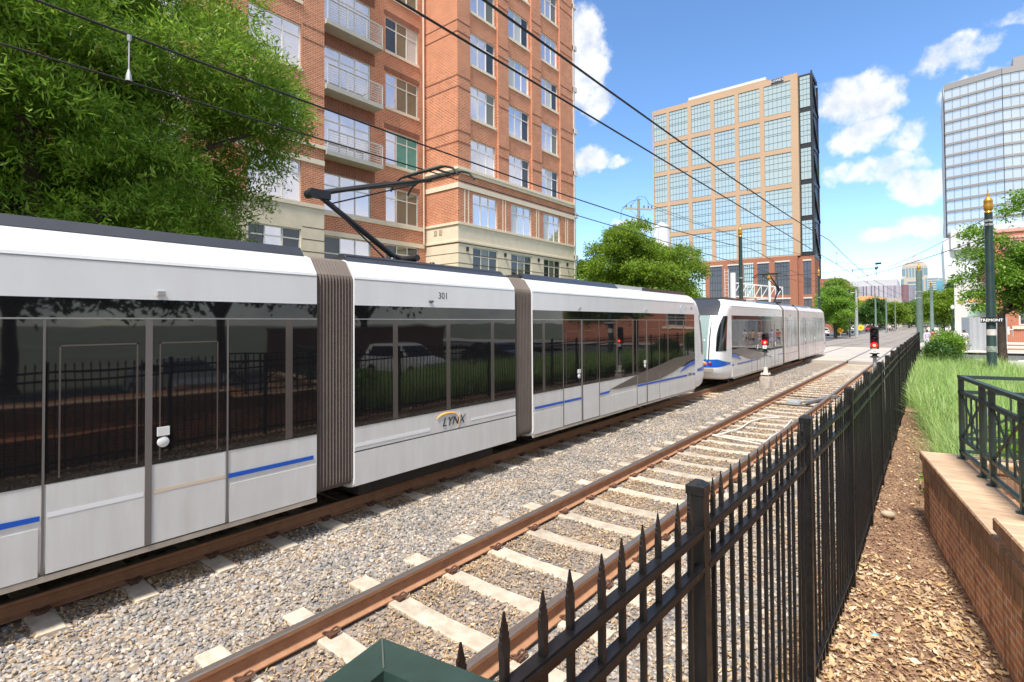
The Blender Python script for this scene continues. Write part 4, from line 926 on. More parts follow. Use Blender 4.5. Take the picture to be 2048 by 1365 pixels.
def window(par, ax, c, u0, u1, z0, z1, cols, tr, panes, fw=.055, fm=None, depth=.11, name='window', sill=None):
    def bx(b, ua, ub, za, zb, d0, d1, mi=0):
        if ax == 'X': b.box(c-d1, c-d0, ua, ub, za, zb, mi)
        else: b.box(ua, ub, c+d0, c+d1, za, zb, mi)
    b = MB(); d0, d1 = depth-.05, depth+.02
    bx(b, u0, u1, z0, z0+fw, d0, d1); bx(b, u0, u1, z1-fw, z1, d0, d1); bx(b, u0, u0+fw, z0+fw, z1-fw, d0, d1); bx(b, u1-fw, u1, z0+fw, z1-fw, d0, d1)
    edges = [u0+fw+(u1-u0-2*fw)*t for t in cols]
    for e in edges: bx(b, e-.03, e+.03, z0+fw, z1-fw, d0+.004, d1-.004)
    for t in tr: zt = z0+(z1-z0)*t; bx(b, u0+fw, u1-fw, zt-.028, zt+.028, d0+.008, d1-.008)
    w = b.build(name, fm or FRAMEW, par)
    us = [u0+fw]+edges+[u1-fw]; b = MB(); mats = list(dict.fromkeys(panes))
    for i, (ua, ub) in enumerate(zip(us, us[1:])): bx(b, ua, ub, z0+fw, z1-fw, depth-.012, depth-.004, mats.index(panes[i % len(panes)]))
    b.build('pane', mats, w)
    if sill:
        b = MB(); bx(b, u0-.06, u1+.06, z0-.16, z0-.002, -.06, depth); b.build('sill', CREAMT, w)
    return w
apt = empty('brick_apartment_building', (-22, 20, -.2)); tag(apt, 'tall red brick apartment building with a cream base and slim grey balconies behind the train', 'building')
class AB(MB):      # mesh built in world coordinates, parented to the building
    pass
def aprt(b, name, m, par=apt):
    o = b.build(name, m, par); return o
_root_off = Vector(apt.location)
ROWS = [6.87, 9.93, 13.05, 16.13, 19.17, 22.22, 25.3]; ZTOP = 33
BX, RX, LX = -20., -22.6, -22.; YC = 20.43
bay_cols = [(21.6, 23.74), (25.03, 27.15), (28.5, 30.5)]
def rows(h=1.86, base=1.6): return [(t-(base if i == 0 else h), t) for i, t in enumerate(ROWS)]
bw = [(a, c_, z0, z1) for a, c_ in bay_cols for z0, z1 in rows()]
b = MB()
facade(b, 'X', BX, YC, 32.3, 8.15, 11.15, bw, 0)                    # window storey under the cornice
for (a, c_) in ((YC, 21.45), (23.9, 24.88), (27.3, 28.35), (30.65, 32.3)): b.poly([(BX, a, 11.15), (BX, c_, 11.15), (BX, c_, ZTOP), (BX, a, ZTOP)])
for (a, c_) in ((21.45, 23.9), (24.88, 27.3), (28.35, 30.65)):
    facade(b, 'X', BX-.14, a, c_, 11.15, ZTOP, bw, 0)
    b.poly([(BX, a, 11.15), (BX, a, ZTOP), (BX-.14, a, ZTOP), (BX-.14, a, 11.15)]); b.poly([(BX, c_, 11.15), (BX-.14, c_, 11.15), (BX-.14, c_, ZTOP), (BX, c_, ZTOP)])
b.poly([(RX, YC, 8.15), (BX, YC, 8.15), (BX, YC, ZTOP), (RX, YC, ZTOP)]); 
rec_cols = [(14.0, 16.65), (17.6, 19.87)]
BAL = [10.53, 13.63, 16.71, 19.8]
rw = [(17.6, 19.87, z0, z1) for z0, z1 in rows()]+[(13.95, 16.65, 8.07, 9.93), (13.95, 16.65, 5.2, 6.87)]+[(13.95, 16.65, z+.25, z+2.5) for z in BAL]
facade(b, 'X', RX, 13.2, YC, -.2, ZTOP, rw, 0)
lb_cols = [(-8.6, -6.3), (-3.6, -1.4), (.2, 2.4), (5.4, 7.6), (10.1, 12.44)]
lw = [(a, c_, z0, z1) for a, c_ in lb_cols for z0, z1 in rows(1.95)]
facade(b, 'X', LX, -30, 13.6, 8.1, ZTOP, lw, 0)
b.poly([(LX, 13.6, -.2), (RX, 13.6, -.2), (RX, 13.6, ZTOP), (LX, 13.6, ZTOP)])
b.box(-48, -22.85, -30, 32.2, -.2, ZTOP-.2)
b.poly([(BX, 32.3, -.2), (-48, 32.3, -.2), (-48, 32.3, ZTOP), (BX, 32.3, ZTOP)])
for (x0, y0, x1, y1) in ((-48, -30, LX, 13.6), (-48, 13.6, RX, YC), (-48, YC, BX, 32.3)): b.poly([(x0, y0, ZTOP), (x1, y0, ZTOP), (x1, y1, ZTOP), (x0, y1, ZTOP)])
aprt(b, 'brick_wall_face', BRICKA)
b = MB()
facade(b, 'X', BX, YC, 32.3, -.2, 8.15, bw, 0); b.poly([(RX, YC, -.2), (BX, YC, -.2), (BX, YC, 8.15), (RX, YC, 8.15)]); b.build('cream_base', [CREAM], apt); b = MB()
facade(b, 'X', LX, -30, 13.6, -.2, 8.1, lw, 0); b.build('cream_base', [CREAM], apt)
b = MB()   # cornices and string courses: bay front and side, recess, left bay
def course(z0, z1, p, front=True, rec=False, left=False):
    if front: b.box(BX+.001, BX+p, YC-p, 32.3, z0, z1); b.box(RX, BX+.0, YC-p, YC-.001, z0, z1)
    if rec: b.box(RX+.001, RX+p, 13.61, YC-.12, z0, z1)
    if left: b.box(LX+.001, LX+p, -30, 13.6, z0, z1)
course(11.0, 11.15, .16); course(10.82, 11.0, .10); course(10.02, 10.30, .05); course(8.02, 8.15, .06); course(7.05, 7.16, .05)
course(7.84, 8.06, .05, False, True); course(6.88, 7.10, .04, False, True)
course(10.72, 10.86, .10, False, False, True); course(9.97, 10.2, .04, False, False, True); course(7.92, 8.1, .05, False, False, True)
aprt(b, 'cornice', CREAMT)
b = MB()
for z in (7.0, 6.45, 5.9, 5.35, 4.8):
    b.box(BX, BX+.004, YC-.004, 32.3, z-.022, z+.022); b.box(RX, BX, YC-.004, YC, z-.022, z+.022); b.box(LX, LX+.004, 12.5, 13.6, z-.022, z+.022)
b.build_split('base_joint', GROOVE, apt)
b = MB()
for k in range(7):
    for dz in (0, .62):
        z = 12.55+3.06*k+dz
        for (a, c_) in ((YC, 21.45), (23.9, 24.88), (27.3, 28.35), (30.65, 32.3)): b.box(BX, BX+.012, a, c_, z-.035, z+.035)
        b.box(RX, BX+.012, YC-.012, YC, z-.035, z+.035); b.box(LX, LX+.012, 12.5, 13.6, z-.035, z+.035)
for z in BAL: b.box(RX, RX+.012, 13.65, 16.9, z-.62, z-.03)
for z0, z1 in rows()[1:]: b.box(RX, RX+.012, 17.5, 19.97, z1+.03, z1+.3)
b.build_split('soldier_course', BRICKD, apt)
b = MB()
for y in (20.95, 21.25, 24.25, 24.5, 27.7, 27.95, 31.2, 31.45): b.box(BX, BX+.02, y-.04, y+.04, 8.16, 10.0)
b.build_split('pilaster_strip', CREAMT, apt)
b = MB(); b.tube([(RX+.1, 20.2, 7.1), (RX+.1, 20.2, ZTOP)], .045, 8); aprt(b, 'downpipe', CREAMT)
b = MB()
for k in range(11): b.box(-21.0, BX+.12, 32.31, 32.7, 1+3.06*k, 1.35+3.06*k)
b.box(-21.0, BX+.06, 32.31, 32.5, 0, ZTOP); aprt(b, 'end_balcony_edge', mat('pale_edge', (.62, .60, .58), .6, var=.1))
vr = random.Random(5)
for i, (z0, z1) in enumerate(rows()):
    for j, (a, c_) in enumerate(bay_cols):
        ps = vr.choice([[PANE, PANE, PANED], [PANE, PANE, PANEB], [PANEW, PANE, PANE], [PANE, PANEW, PANED], [PANE, PANE, PANE]]) if i else [PANED, PANEB, PANED]
        window(apt, 'X', BX-(.14 if i > 1 else 0), a, c_, z0, z1, (.33, .67), (.70,), ps, sill=(i > 2))
    a, c_ = rec_cols[1]
    ps = {3: [PANE, PANET, PANET], 0: [PANED, PANEB, PANED]}.get(i-0 if i != 2 else 3, [PANE, PANEB, PANEB])
    ps = {1: [PANE, PANEB, PANEB], 2: [PANE, PANET, PANET], 3: [PANE, PANEB, PANEB], 4: [PANED, PANEB, PANEW], 5: [PANE, PANEB, PANEB]}.get(i, ps)
    window(apt, 'X', RX, a, c_, z0, z1, (.33, .67), (.70,), ps, sill=(i > 1))
    for j, (a, c_) in enumerate(lb_cols):
        window(apt, 'X', LX, a, c_, z1-1.95 if i else z0, z1, (.38, .70) if j < 4 else (.30, .65), (.72,), [PANE, PANE, PANE] if i else [PANED, PANE, PANED], sill=(i > 1))
window(apt, 'X', RX, 13.95, 16.65, 8.07, 9.93, (.33, .67), (.68,), [PANE, PANE, PANE]); window(apt, 'X', RX, 13.95, 16.65, 5.2, 6.87, (.33, .67), (.5,), [PANED, PANE, PANE])
for z in BAL:
    window(apt, 'X', RX, 13.95, 16.65, z+.25, z+2.5, (.33, .67), (.76,), [PANE, PANE, PANE], name='balcony_door')
    bal = MB(); bal.box(RX+.01, RX+.78, 13.62, 16.85, z, z+.22); bo = aprt(bal, 'balcony', BALCD)
    bal = MB(); y0, y1, x1 = 13.66, 16.81, RX+.75
    for k in range(8):
        zz = z+.34+k*.115; bal.bar((x1, y0, zz), (x1, y1, zz), .022); bal.bar((RX+.05, y1, zz), (x1, y1, zz), .022)
    for y in (y0+.03, y0+1.1, y0+2.2, y1): bal.bar((x1, y, z+.2), (x1, y, z+1.2), .05)
    bal.bar((x1, y0, z+1.2), (x1, y1, z+1.2), .06, .04); bal.bar((RX+.05, y1, z+1.2), (x1, y1, z+1.2), .06, .04)
    bal.build('balcony_rail', BALC, bo)
b = MB()
for y, z in ((22.0-.9, 6.6), (24.4, 6.6), (27.85, 6.6), (31.3, 6.6)): b.box(BX+.005, BX+.12, y-.05, y+.05, z, z+.22)
b.build_split('wall_light', BLACKP, apt)
b = MB(); b.box(BX-1.9, BX-1.65, YC-.02, YC, 7.55, 7.85); b.box(BX-1.5, BX-1.25, YC-.02, YC, 7.55, 7.85); b.build_split('wall_vent', mat('vent_tan', (.45, .37, .25), .7), apt)
for ch in list(apt.children): ch.location = -_root_off      # meshes above are in world coordinates

# tan office tower with green glass bays on a brick podium
TAN = mat('tan_precast', (.46, .305, .195), .8, var=.06, vscale=.05)
TGL = glass('tower_green_glass', (.50, .58, .55), .08, metal=.5, wave=.05, wscale=.25)
MUL = mat('mullion_dark', (.045, .07, .065), .5)
PODB = brick('podium_brick', (.31, .115, .065), (.35, .14, .085), (.36, .2, .14), bw=.6, rh=.3, ms=.02, var=.12, bump=.1)
DKM = mat('black_cladding', (.018, .018, .02), .45, var=.2)
PGL = glass('podium_dark_glass', (.10, .09, .11), .08, metal=.3, wave=.05, wscale=.3)
tw = empty('office_tower', (-78, 260, 0)); tag(tw, 'tan office tower with a grid of green glass bays above a brick podium', 'building')
YT = 260.; cols = [(-111.6, -104.8), (-103.3, -93.8), (-91.9, -82.6), (-80.7, -71.2), (-69.4, -60.2), (-58.3, -47.3)]
trow = [(110.7-16.1*k-14, 110.7-16.1*k) for k in range(5)]
tops = [(a, c_, z0, z1) for a, c_ in cols for z0, z1 in trow]
kids = []
b = MB(); facade(b, 'Y', YT, -112.3, -44.4, 31.8, 113.2, tops, 0, .5); b.poly([(-44.4, YT, 31.8), (-44.4, YT+3, 31.8), (-44.4, YT+3, 113.2), (-44.4, YT, 113.2)])
b.box(-112.3, -45, YT+3, YT+45, 0, 113.2); b.box(-94, -57, YT+.6, YT+10, 113.2, 114.2, 0); kids.append(b.build('tower_wall', TAN, tw))
b = MB(); b.box(-93.5, -57.5, YT+1, YT+9, 114.2, 115.6); kids.append(b.build('roof_screen', mat('screen_pale', (.55, .56, .56), .6), tw))
def bay(ax_c, u0, u1, z0, z1, nu, zl, g, name='window', par=tw, mw=.075):
    b = MB(); b.box(u0, u1, ax_c+.30, ax_c+.5, z0, z1, 0)
    for k in range(nu+1): u = u0+(u1-u0)*k/nu; b.box(u-mw/2, u+mw/2, ax_c+.2, ax_c+.299, z0, z1, 1)
    for z in zl: b.box(u0, u1, ax_c+.21, ax_c+.298, z-mw*.7, z+mw*.7, 1)
    o = b.build(name, [g, MUL], par); kids.append(o); return o
for a, c_ in cols:
    for z0, z1 in trow: bay(YT, a, c_, z0, z1, 6 if c_-a > 8 else 5, [z0+d for d in (.2, 3.3, 6.5, 7.3, 9.8, 12.3, 13.85)], TGL)
# black framed corner volume
b = MB(); b.box(-44.3, -39.7, YT+2.4, YT+15, 31.8, 112.6, 0); kids.append(b.build('corner_core', DKM, tw))
for z0, z1 in [(z0+1.2, z1+1.0) for z0, z1 in trow]: bay(YT+1.9, -43.9, -39.9, z0, min(z1, 111.6), 3, [z0+d for d in (3.3, 5.4, 8, 10.5, 12.3)], TGL)
b = MB(); xs_ = -39.5
b.box(xs_, -38.9, YT+1.2, YT+2.2, 28, 113.2); b.box(xs_, -38.7, YT+14.5, YT+15.5, 5, 110); 
for k in range(6): z = 31.5+16.1*k; b.bar((-39.0, YT+2, min(z+12, 110)), (-38.9, YT+15, z), .9) if k < 5 else None; b.box(xs_, -38.9, YT+2, YT+15, z-1, z+.6)
b.box(xs_, -39.2, YT+6, YT+15, 5, 98); kids.append(b.build('side_frame', DKM, tw))
b = MB(); b.box(-55, -50, YT-.4, YT-.02, 111.1, 112.9, 0); sg = b.build('rooftop_sign', [mat('sign_navy', (.02, .03, .07), .5)], tw); kids.append(sg)
t_ = text('sign_lettering', "LOWE'S", 1.5, LETTERW, sg, facing((0, -1, 0), (-52.5, YT-.42, 111.5)))
# podium
b = MB(); pw = [(-94, -85.5), (-83.5, -77.5), (-74.9, -69.5), (-67.7, -63.7), (-61.8, -57.0), (-54.6, -48.6)]
# windows of the podium are laid out along the front
pops = [(a, c_, 14.5, 29.3) for a, c_ in pw]+[(a, c_, 3, 12.6) for a, c_ in pw]+[(-43.4, -40.4, 14.5, 29.3), (-43.4, -40.4, 3, 12.6)]
facade(b, 'Y', YT-1.2, -112.5, -45.4, 0, 31.8, pops, 0, .6); facade(b, 'Y', YT+.6, -45.4, -39.0, 0, 31.4, pops, 0, .6)
b.poly([(-45.4, YT-1.2, 0), (-45.4, YT+.6, 0), (-45.4, YT+.6, 31.8), (-45.4, YT-1.2, 31.8)]); b.poly([(-39.0, YT+.6, 0), (-39.0, YT+13, 0), (-39.0, YT+13, 30.8), (-39.0, YT+.6, 31.4)])
b.poly([(-112.5, YT-1.2, 31.8), (-45.4, YT-1.2, 31.8), (-45.4, YT+.2, 31.8), (-112.5, YT+.2, 31.8)]); kids.append(b.build('podium_wall', PODB, tw))
b = MB()
for a, c_ in pw: b.box(a-.2, c_+.2, YT-1.32, YT-1.2, 29.3, 29.9); b.box(a-.4, c_+.4, YT-1.36, YT-1.2, 12.7, 13.3)
b.box(-43.6, -40.2, YT+.5, YT+.6, 29.3, 29.9); b.box(-43.6, -40.2, YT+.5, YT+.6, 12.7, 13.3); kids += b.build_split('lintel', mat('stone_pale', (.60, .55, .48), .8), tw)
for i, (a, c_) in enumerate(pw): bay(YT-1.2, a, c_, 14.5, 29.3, 5, [18, 21.5, 25, 27.4], TGL if i in (0, 3) else PGL, mw=.22); bay(YT-1.2, a, c_, 3, 12.6, 5, [6, 9], PGL, mw=.22)
bay(YT+.6, -43.4, -40.4, 14.5, 29.3, 2, [18, 21.5, 25], PGL, mw=.2); bay(YT+.6, -43.4, -40.4, 3, 12.6, 2, [6, 9], PGL, mw=.2)
for o in kids: o.location = -Vector(tw.location)

# white glass tower on the right
WGL = glass('white_tower_glass', (.58, .65, .70), .07, metal=.5, wave=.04, wscale=.2)
WBD = mat('grey_spandrel', (.30, .28, .275), .6, metal=.2); WPN = mat('white_metal_panel', (.66, .66, .66), .5, metal=.1, var=.05, vscale=.3)
wt = empty('glass_tower', (5.2, 240, 0)); tag(wt, 'white and silver glass tower with grey floor bands rising at the right edge', 'building')
A = Vector((5.17, 240.0, 0)); d1 = Vector((.967, -.2555, 0)); B_ = A+d1*15.2; d2 = Vector((.995, .098, 0)); C_ = B_+d2*42
def strip(b, p, q, z0, z1, off, mi=0):
    n = Vector((q.y-p.y, -(q.x-p.x), 0)).normalized()*off; b.poly([(p.x+n.x, p.y+n.y, z0), (q.x+n.x, q.y+n.y, z0), (q.x+n.x, q.y+n.y, z1), (p.x+n.x, p.y+n.y, z1)], mi)
kids = []
b = MB(); bk = Vector((0, 40, 0)); pts = [A, B_, C_, C_+bk, A+bk]
b.prism([(p.x, p.y, 0) for p in [A+Vector((.02, .3, 0)), B_+Vector((0, .3, 0)), C_+Vector((0, .3, 0)), C_+bk, A+bk+Vector((.02, 0, 0))]], (0, 0, 84.8)); kids.append(b.build('core', WPN, wt))
b = MB()
for k in range(13):
    for p, q in ((A, B_), (B_, C_)): strip(b, p, q, 84.0-3.95*(k+1)+.75, 84.0-3.95*k, 0)
kids += b.build_split('window_band', WGL, wt)
b = MB()
for k in range(14):
    for p, q in ((A, B_), (B_, C_)):
        n = Vector((q.y-p.y, -(q.x-p.x), 0)).normalized(); z = 84.0-3.95*k; b.prism([(p.x, p.y, z), (q.x, q.y, z), (q.x+n.x*.35, q.y+n.y*.35, z), (p.x+n.x*.35, p.y+n.y*.35, z)], (0, 0, .75 if k else 2.0))
kids += b.build_split('floor_band', WBD, wt)
b = MB()
for p, q, n_ in ((A, B_, 7), (B_, C_, 20)):
    for i in range(n_+1): c_ = p.lerp(q, i/n_); b.cbox((c_.x, c_.y, 58), (.12, .3, 52))
kids.append(b.build('mullion', mat('mullion_grey', (.25, .27, .29), .5), wt))
b = MB(); p, q = B_+d2*3, C_; b.prism([(p.x, p.y+2, 86), (q.x, q.y+2, 86), (q.x, q.y+20, 86), (p.x, p.y+20, 86)], (0, 0, 3.6)); kids.append(b.build('roof_screen', WBD, wt))
b = MB()       # ribbed white podium, bulging towards the tracks
P = []
for z in np.linspace(0, 31.5, 10):
    row = []
    for i in range(41):
        t = i/40; p = A.lerp(C_, t*.8)+Vector((0, -1.2-1.6*math.sin(z/31.5*math.pi), 0)); rib = .22 if i % 2 else 0; row.append((p.x-1.2*(1-t)*math.sin(z/20), p.y-rib, z))
    P.append(row)
b.grid(P, sm=False)
Q = [[(P[i][0][0], P[i][0][1]+d, P[i][0][2]) for d in np.linspace(0, 45, 8)] for i in range(10)]; b.grid(Q, sm=False, flip=True)
kids.append(b.build('podium_screen', WPN, wt))
b = MB(); Qs = []
zz = np.linspace(31.5, 86, 9)
b.grid([[(A.x-.3-.35*math.sin(i*1.7)*(j % 2), A.y+d, z) for j, d in enumerate(np.linspace(0, 40, 9))] for i, z in enumerate(zz)], sm=False, flip=True); kids.append(b.build('side_panel', WPN, wt))
b = MB(); b.prism([(p.x, p.y-3.4, 27) for p in (A+d1*.8, A+d1*26)]+[(p.x, p.y+.2, 27) for p in (A+d1*26, A+d1*.8)], (0, 0, 7.0)); kids.append(b.build('plant_storey', WPN, wt))
b = MB()
for r_ in range(2):
    for i in range(9): c_ = A+d1*(3.2+i*2.5); b.cbox((c_.x, c_.y-3.42, 31.6-3.4*r_), (1.1, .06, 1.3))
kids += b.build_split('vent_opening', DKM, wt)
for o in kids: o.location = -Vector(wt.location)

# skyline
STRP = brick('striped_cladding', (.46, .43, .47), (.36, .33, .40), (.13, .125, .17), bw=3.4, rh=400, ms=.42, var=.12, offset=0, bump=0)
ar = MB(); ang = np.linspace(R(200), R(352), 26); cx, cy_, rx_, ry_ = -36, 545, 27, 42
ar.grid([[(cx+rx_*math.cos(a), cy_+ry_*math.sin(a), z) for a in ang] for z in (0, 30.5)], sm=False); ar.poly([(cx+rx_*math.cos(a), cy_+ry_*math.sin(a), 30.5) for a in ang])
o = ar.build('arena', STRP); tag(o, 'wide rounded building clad in pale and dark vertical stripes beyond the left trees', 'building')
b = MB(); b.box(-52, -20, 515, 560, 30.51, 36); r_ = b.build('roof_block', mat('roof_white', (.48, .48, .49), .7), o)
b = MB(); b.lathe([(2.6, 0), (2.6, 31)], (-15.5, 516, 0), 14); b.build('corner_tower', mat('plum_cladding', (.22, .12, .14), .7, var=.1), o)
HB = empty('pyramid_tower', (-24, 1385, 0)); tag(HB, 'far white skyscraper with a pointed pyramid top at the end of the tracks', 'building')
STN = mat('skyline_stone', (.44, .40, .35), .8, var=.05, vscale=.02); SGL = glass('skyline_glass', (.22, .30, .34), .1, metal=.5)
b = MB(); b.box(-24, 24, -10, 38, 0, 92); b.box(-21.5, 21.5, -8, 36, 92, 117); b.box(-34, 30, -16, 44, 0, 38); b.build('shaft', STN, HB)
b = MB(); b.prism([(-21, -8, 117), (21, -8, 117), (15, 0, 126), (-15, 0, 126)], (0, 36, 0)); b.build('crown', mat('crown_stone', (.33, .28, .23), .8), HB)
b = MB(); b._add([(-13, -3, 124), (13, -3, 124), (13, 23, 124), (-13, 23, 124), (0, 10, 143)], [(0, 1, 4), (1, 2, 4), (2, 3, 4), (3, 0, 4)]); b.build('pyramid_roof', mat('white_spire', (.30, .30, .31), .6), HB)
b = MB()
for i in range(6): x = -12.5+5*i; b.box(x-1.4, x+1.4, -10.4, -10, 44, 88); b.box(x-1.4, x+1.4, -8.4, -8, 94, 113)
for x in (-21, 20): b.box(x-2.5, x+2.5, -10.4, -10, 60, 90); b.box(x*.9-3, x*.9+3, -8.4, -8, 98, 112)
b.build_split('window', SGL, HB)
for k in range(1): pass
o = empty('slab_tower', (8, 1160, 0)); tag(o, 'pale grey slab tower peeking out right of the pyramid skyscraper', 'building')
b = MB(); b.box(-11, 4, 0, 25, 0, 78); b.box(4, 20, 4, 25, 0, 76); b.build('shaft', mat('slab_grey', (.52, .52, .52), .8), o)
b = MB()
for k in range(14): b.box(-10.5, 3.5, -.4, 0, 22+4*k, 24+4*k); b.box(4.5, 19.5, 3.6, 4, 22+4*k, 24+4*k)
b.build_split('window', SGL, o)
o = empty('blue_glass_block', (12, 1000, 0)); tag(o, 'blue green glass block low in front of the pale slab tower', 'building')
b = MB(); b.box(-16, 18, 0, 30, 0, 44); b.box(-4, 18, 5, 30, 44, 62); b.build('glass_wall', glass('teal_glass', (.16, .36, .44), .08, metal=.6), o)
b = MB()
for k in range(12): b.box(-16, 18, -.4, 0, 6+3.6*k, 6.6+3.6*k)
b.build_split('floor_band', mat('teal_band', (.45, .52, .55), .6), o)
for (x, y, w, d, h, cl, lb) in ((-40, 420, 22, 30, 17, (.46, .36, .28), 'tan mid rise block showing left of the striped arena'), (-7, 640, 16, 30, 30, (.55, .54, .52), 'white mid rise block under the pyramid skyscraper'), (-14, 760, 14, 30, 50, (.50, .44, .38), 'slim tan block between the arena and the pyramid skyscraper')):
    q = empty('mid_rise_block', (x, y, 0)); tag(q, lb, 'building'); b = MB(); b.box(-w/2, w/2, 0, d, 0, h); b.build('wall', mat('block_%d' % h if False else 'block_render_'+lb.split()[0], cl, .8, var=.05), q)
    b = MB()
    for k in range(int(h/4)): b.box(-w/2+1, w/2-1, -.3, 0, 2+4*k, 4+4*k)
    b.build_split('window', SGL, q)
o = empty('brick_corner_building', (-21, 168, 0)); tag(o, 'dark red brick building end showing between the far trees and poles', 'building')
b = MB(); b.box(-3, 2.2, 0, 20, 0, 14.5); b.build('wall', PODB, o)
b = MB()
for k in range(4): b.box(-2, -.6, -.05, 0, 2+3.2*k, 4+3.2*k); b.box(.3, 1.6, -.05, 0, 2+3.2*k, 4+3.2*k)
b.build_split('window', PGL, o)
o = empty('low_pavilion', (-22, 262, 0)); tag(o, 'low cream building with an orange rounded roof canopy beneath the striped arena', 'building')
b = MB(); b.box(-7, 7, 0, 16, 0, 10.5); b.box(7, 13, 3, 16, 0, 12); b.build('wall', STN, o)
b = MB(); b.lathe([(7.2, 10.5), (7.5, 11.2), (6.5, 12.2), (3, 13), (.1, 13.1)], (1, 6, 0), 20); b.build('roof', mat('orange_canopy', (.62, .26, .08), .6), o)
b = MB(); b.box(-6, 6, -.06, 0, 2, 8); b.build_split('window', SGL, o)
# cream water tank left of the tan tower
tk = empty('water_tank', (-59.7, 143.6, 0)); tag(tk, 'white round water tank with conical cap standing above the green tree', 'water tank')
b = MB(); b.lathe([(2.25, 24), (2.25, 29.6)], n=28); b.build('tank', mat('tank_white', (.72, .72, .71), .5, var=.05), tk)
b = MB(); b.lathe([(2.4, 29.6), (2.4, 29.75), (1.2, 30.6), (.25, 31.2), (.25, 31.5), (.01, 31.6)], n=28); b.build('roof', mat('tank_cap', (.55, .56, .56), .5), tk)
b = MB()
for a in range(6): b.bar((2.0*math.cos(a*1.047), 2.0*math.sin(a*1.047), 24), (2.8*math.cos(a*1.047), 2.8*math.sin(a*1.047), -.2), .3)
b.build_split('leg', GALV, tk)
b = MB(); b.bar((.05, -2.3, 24.5), (.05, -2.3, 29.4), .18); b.build('ladder', GALV, tk)

# things at the far kerb on the right
hd = MB(); 
def corr(b, pts, z0, z1):
    row = []
    for p, q in zip(pts, pts[1:]):
        p, q = Vector(p), Vector(q); n = int((q-p).length/.09); nn = Vector((q.y-p.y, -(q.x-p.x)))
        nn.normalize()
        for i in range(n): c_ = p.lerp(q, i/n); row.append((c_.x+nn.x*(.025 if (i//2) % 2 else 0), c_.y+nn.y*(.025 if (i//2) % 2 else 0)))
    b.grid([[(x, y, z) for x, y in row] for z in (z0, z1)], sm=False); b.grid([[(x, y+.06, z) for x, y in row] for z in (z0, z1)], sm=False, flip=True); b.poly([(x, y, z1) for x, y in row]+[(x, y+.06, z1) for x, y in row[::-1]])
corr(hd, [(2.15, 61.5), (2.55, 58.2), (4.9, 57.6)], .11, 2.85)
tag(hd.build('metal_hoarding', mat('hoarding_grey', (.47, .49, .51), .45, metal=.3, var=.05)), 'light grey corrugated metal hoarding on the far pavement beside the brick shop', 'hoarding')
mu = empty('mural_wall', (3.2, 72, .1)); tag(mu, 'low white wall painted with pale green and orange shapes above the grey hoarding', 'wall')
b = MB(); b.box(-1.2, 4, 0, .4, 0, 6.4); b.build('wall', mat('mural_white', (.66, .68, .66), .7, var=.05), mu)
b = MB(); b.prism([(-.3, -.02, 4.4), (1.2, -.02, 4.3), (2.6, -.02, 4.9), (2.2, -.02, 5.6), (.6, -.02, 5.2)], (0, .018, 0)); b.build('painted_patch', mat('mural_orange', (.72, .36, .12), .7, vscale=1.5, var2=(.75, .55, .3)), mu)
b = MB(); b.prism([(-.2, -.02, 2.9), (3, -.02, 2.9), (3, -.02, 4.1), (.2, -.02, 4.2)], (0, .018, 0)); b.build('painted_patch', mat('mural_mint', (.42, .66, .58), .7, var=.1), mu)
b = MB(); b.prism([(-1.0, -.02, 4.3), (-.5, -.02, 4.1), (-.3, -.02, 4.6), (-.8, -.02, 4.9)], (0, .018, 0)); b.build('painted_patch', mat('mural_olive', (.25, .32, .08), .7), mu)
BRS = brick('shop_brick', (.44, .12, .065), (.50, .16, .09), (.46, .3, .22), bw=.24, rh=.09, ms=.012, var=.15)
fu = empty('brick_shop', (4.4, 60, 0)); tag(fu, 'red brick shop with a pink script sign on its parapet behind the right hand tree', 'building')
b = MB(); ops = [(1.3, 3.7, 2.15, 4.3), (5.2, 7.6, 2.15, 4.3)]; facade(b, 'Y', 0, 0, 22, .1, 9.4, ops, 0, .2); b.poly([(0, 22, .1), (0, 0, .1), (0, 0, 9.4), (0, 22, 9.4)]); b.poly([(0, 0, 9.4), (22, 0, 9.4), (22, 22, 9.4), (0, 22, 9.4)]); b.build('wall', BRS, fu)
b = MB(); b.box(-.15, 22, -.2, .3, 9.95, 10.2); b.box(-.1, 22, -.15, .3, 9.4, 9.6); b.build('cornice', mat('rose_stone', (.62, .34, .26), .7), fu)
b = MB(); b.box(-.05, 22, -.1, .3, 9.6, 9.95); b.build('parapet', BRS, fu)
b = MB(); pk = [(.5, 8.45), (.35, 8.6), (.35, 9.15), (.5, 9.32), (5.4, 9.32), (5.4, 8.45)]; b.prism([(x, -.16, z) for x, z in pk], (0, .15, 0)); sg = b.build('shop_sign', mat('sign_pink', (.62, .17, .26), .5, var=.08), fu)
b = MB()       # script lettering as a bent tube
scr = [(.8, 8.72), (.95, 8.66), (1.1, 8.75), (1.2, 9.0), (1.32, 9.18), (1.42, 9.2), (1.38, 9.1)]
b.tube([(x, -.2, z) for x, z in scr], .035, 6); b.tube([(x, -.2, z) for x, z in [(.95, 8.95), (1.25, 9.0), (1.6, 9.05)]], .03, 6)
b.tube([(x, -.2, z) for x, z in [(1.75, 9.0), (1.68, 8.8), (1.8, 8.7), (1.98, 8.8), (2.05, 9.0), (2.05, 8.78), (2.2, 8.72), (2.35, 8.85), (2.42, 9.0), (2.44, 8.75), (2.6, 8.98), (2.72, 9.0), (2.75, 8.75), (2.95, 8.72)]], .03, 6); b.build('sign_lettering', LETTER, sg)
for (a, c_, z0, z1) in ops: window(fu, 'Y', 0, a, c_, z0, z1, (.5,), (.5,), [PANED], fw=.12, depth=.12, fm=mat('shop_frame', (.62, .58, .50), .6)); 
b = MB(); b.box(.9, 8, -.1, 0, 1.85, 2.1); b.build('sill', CREAMT, fu)
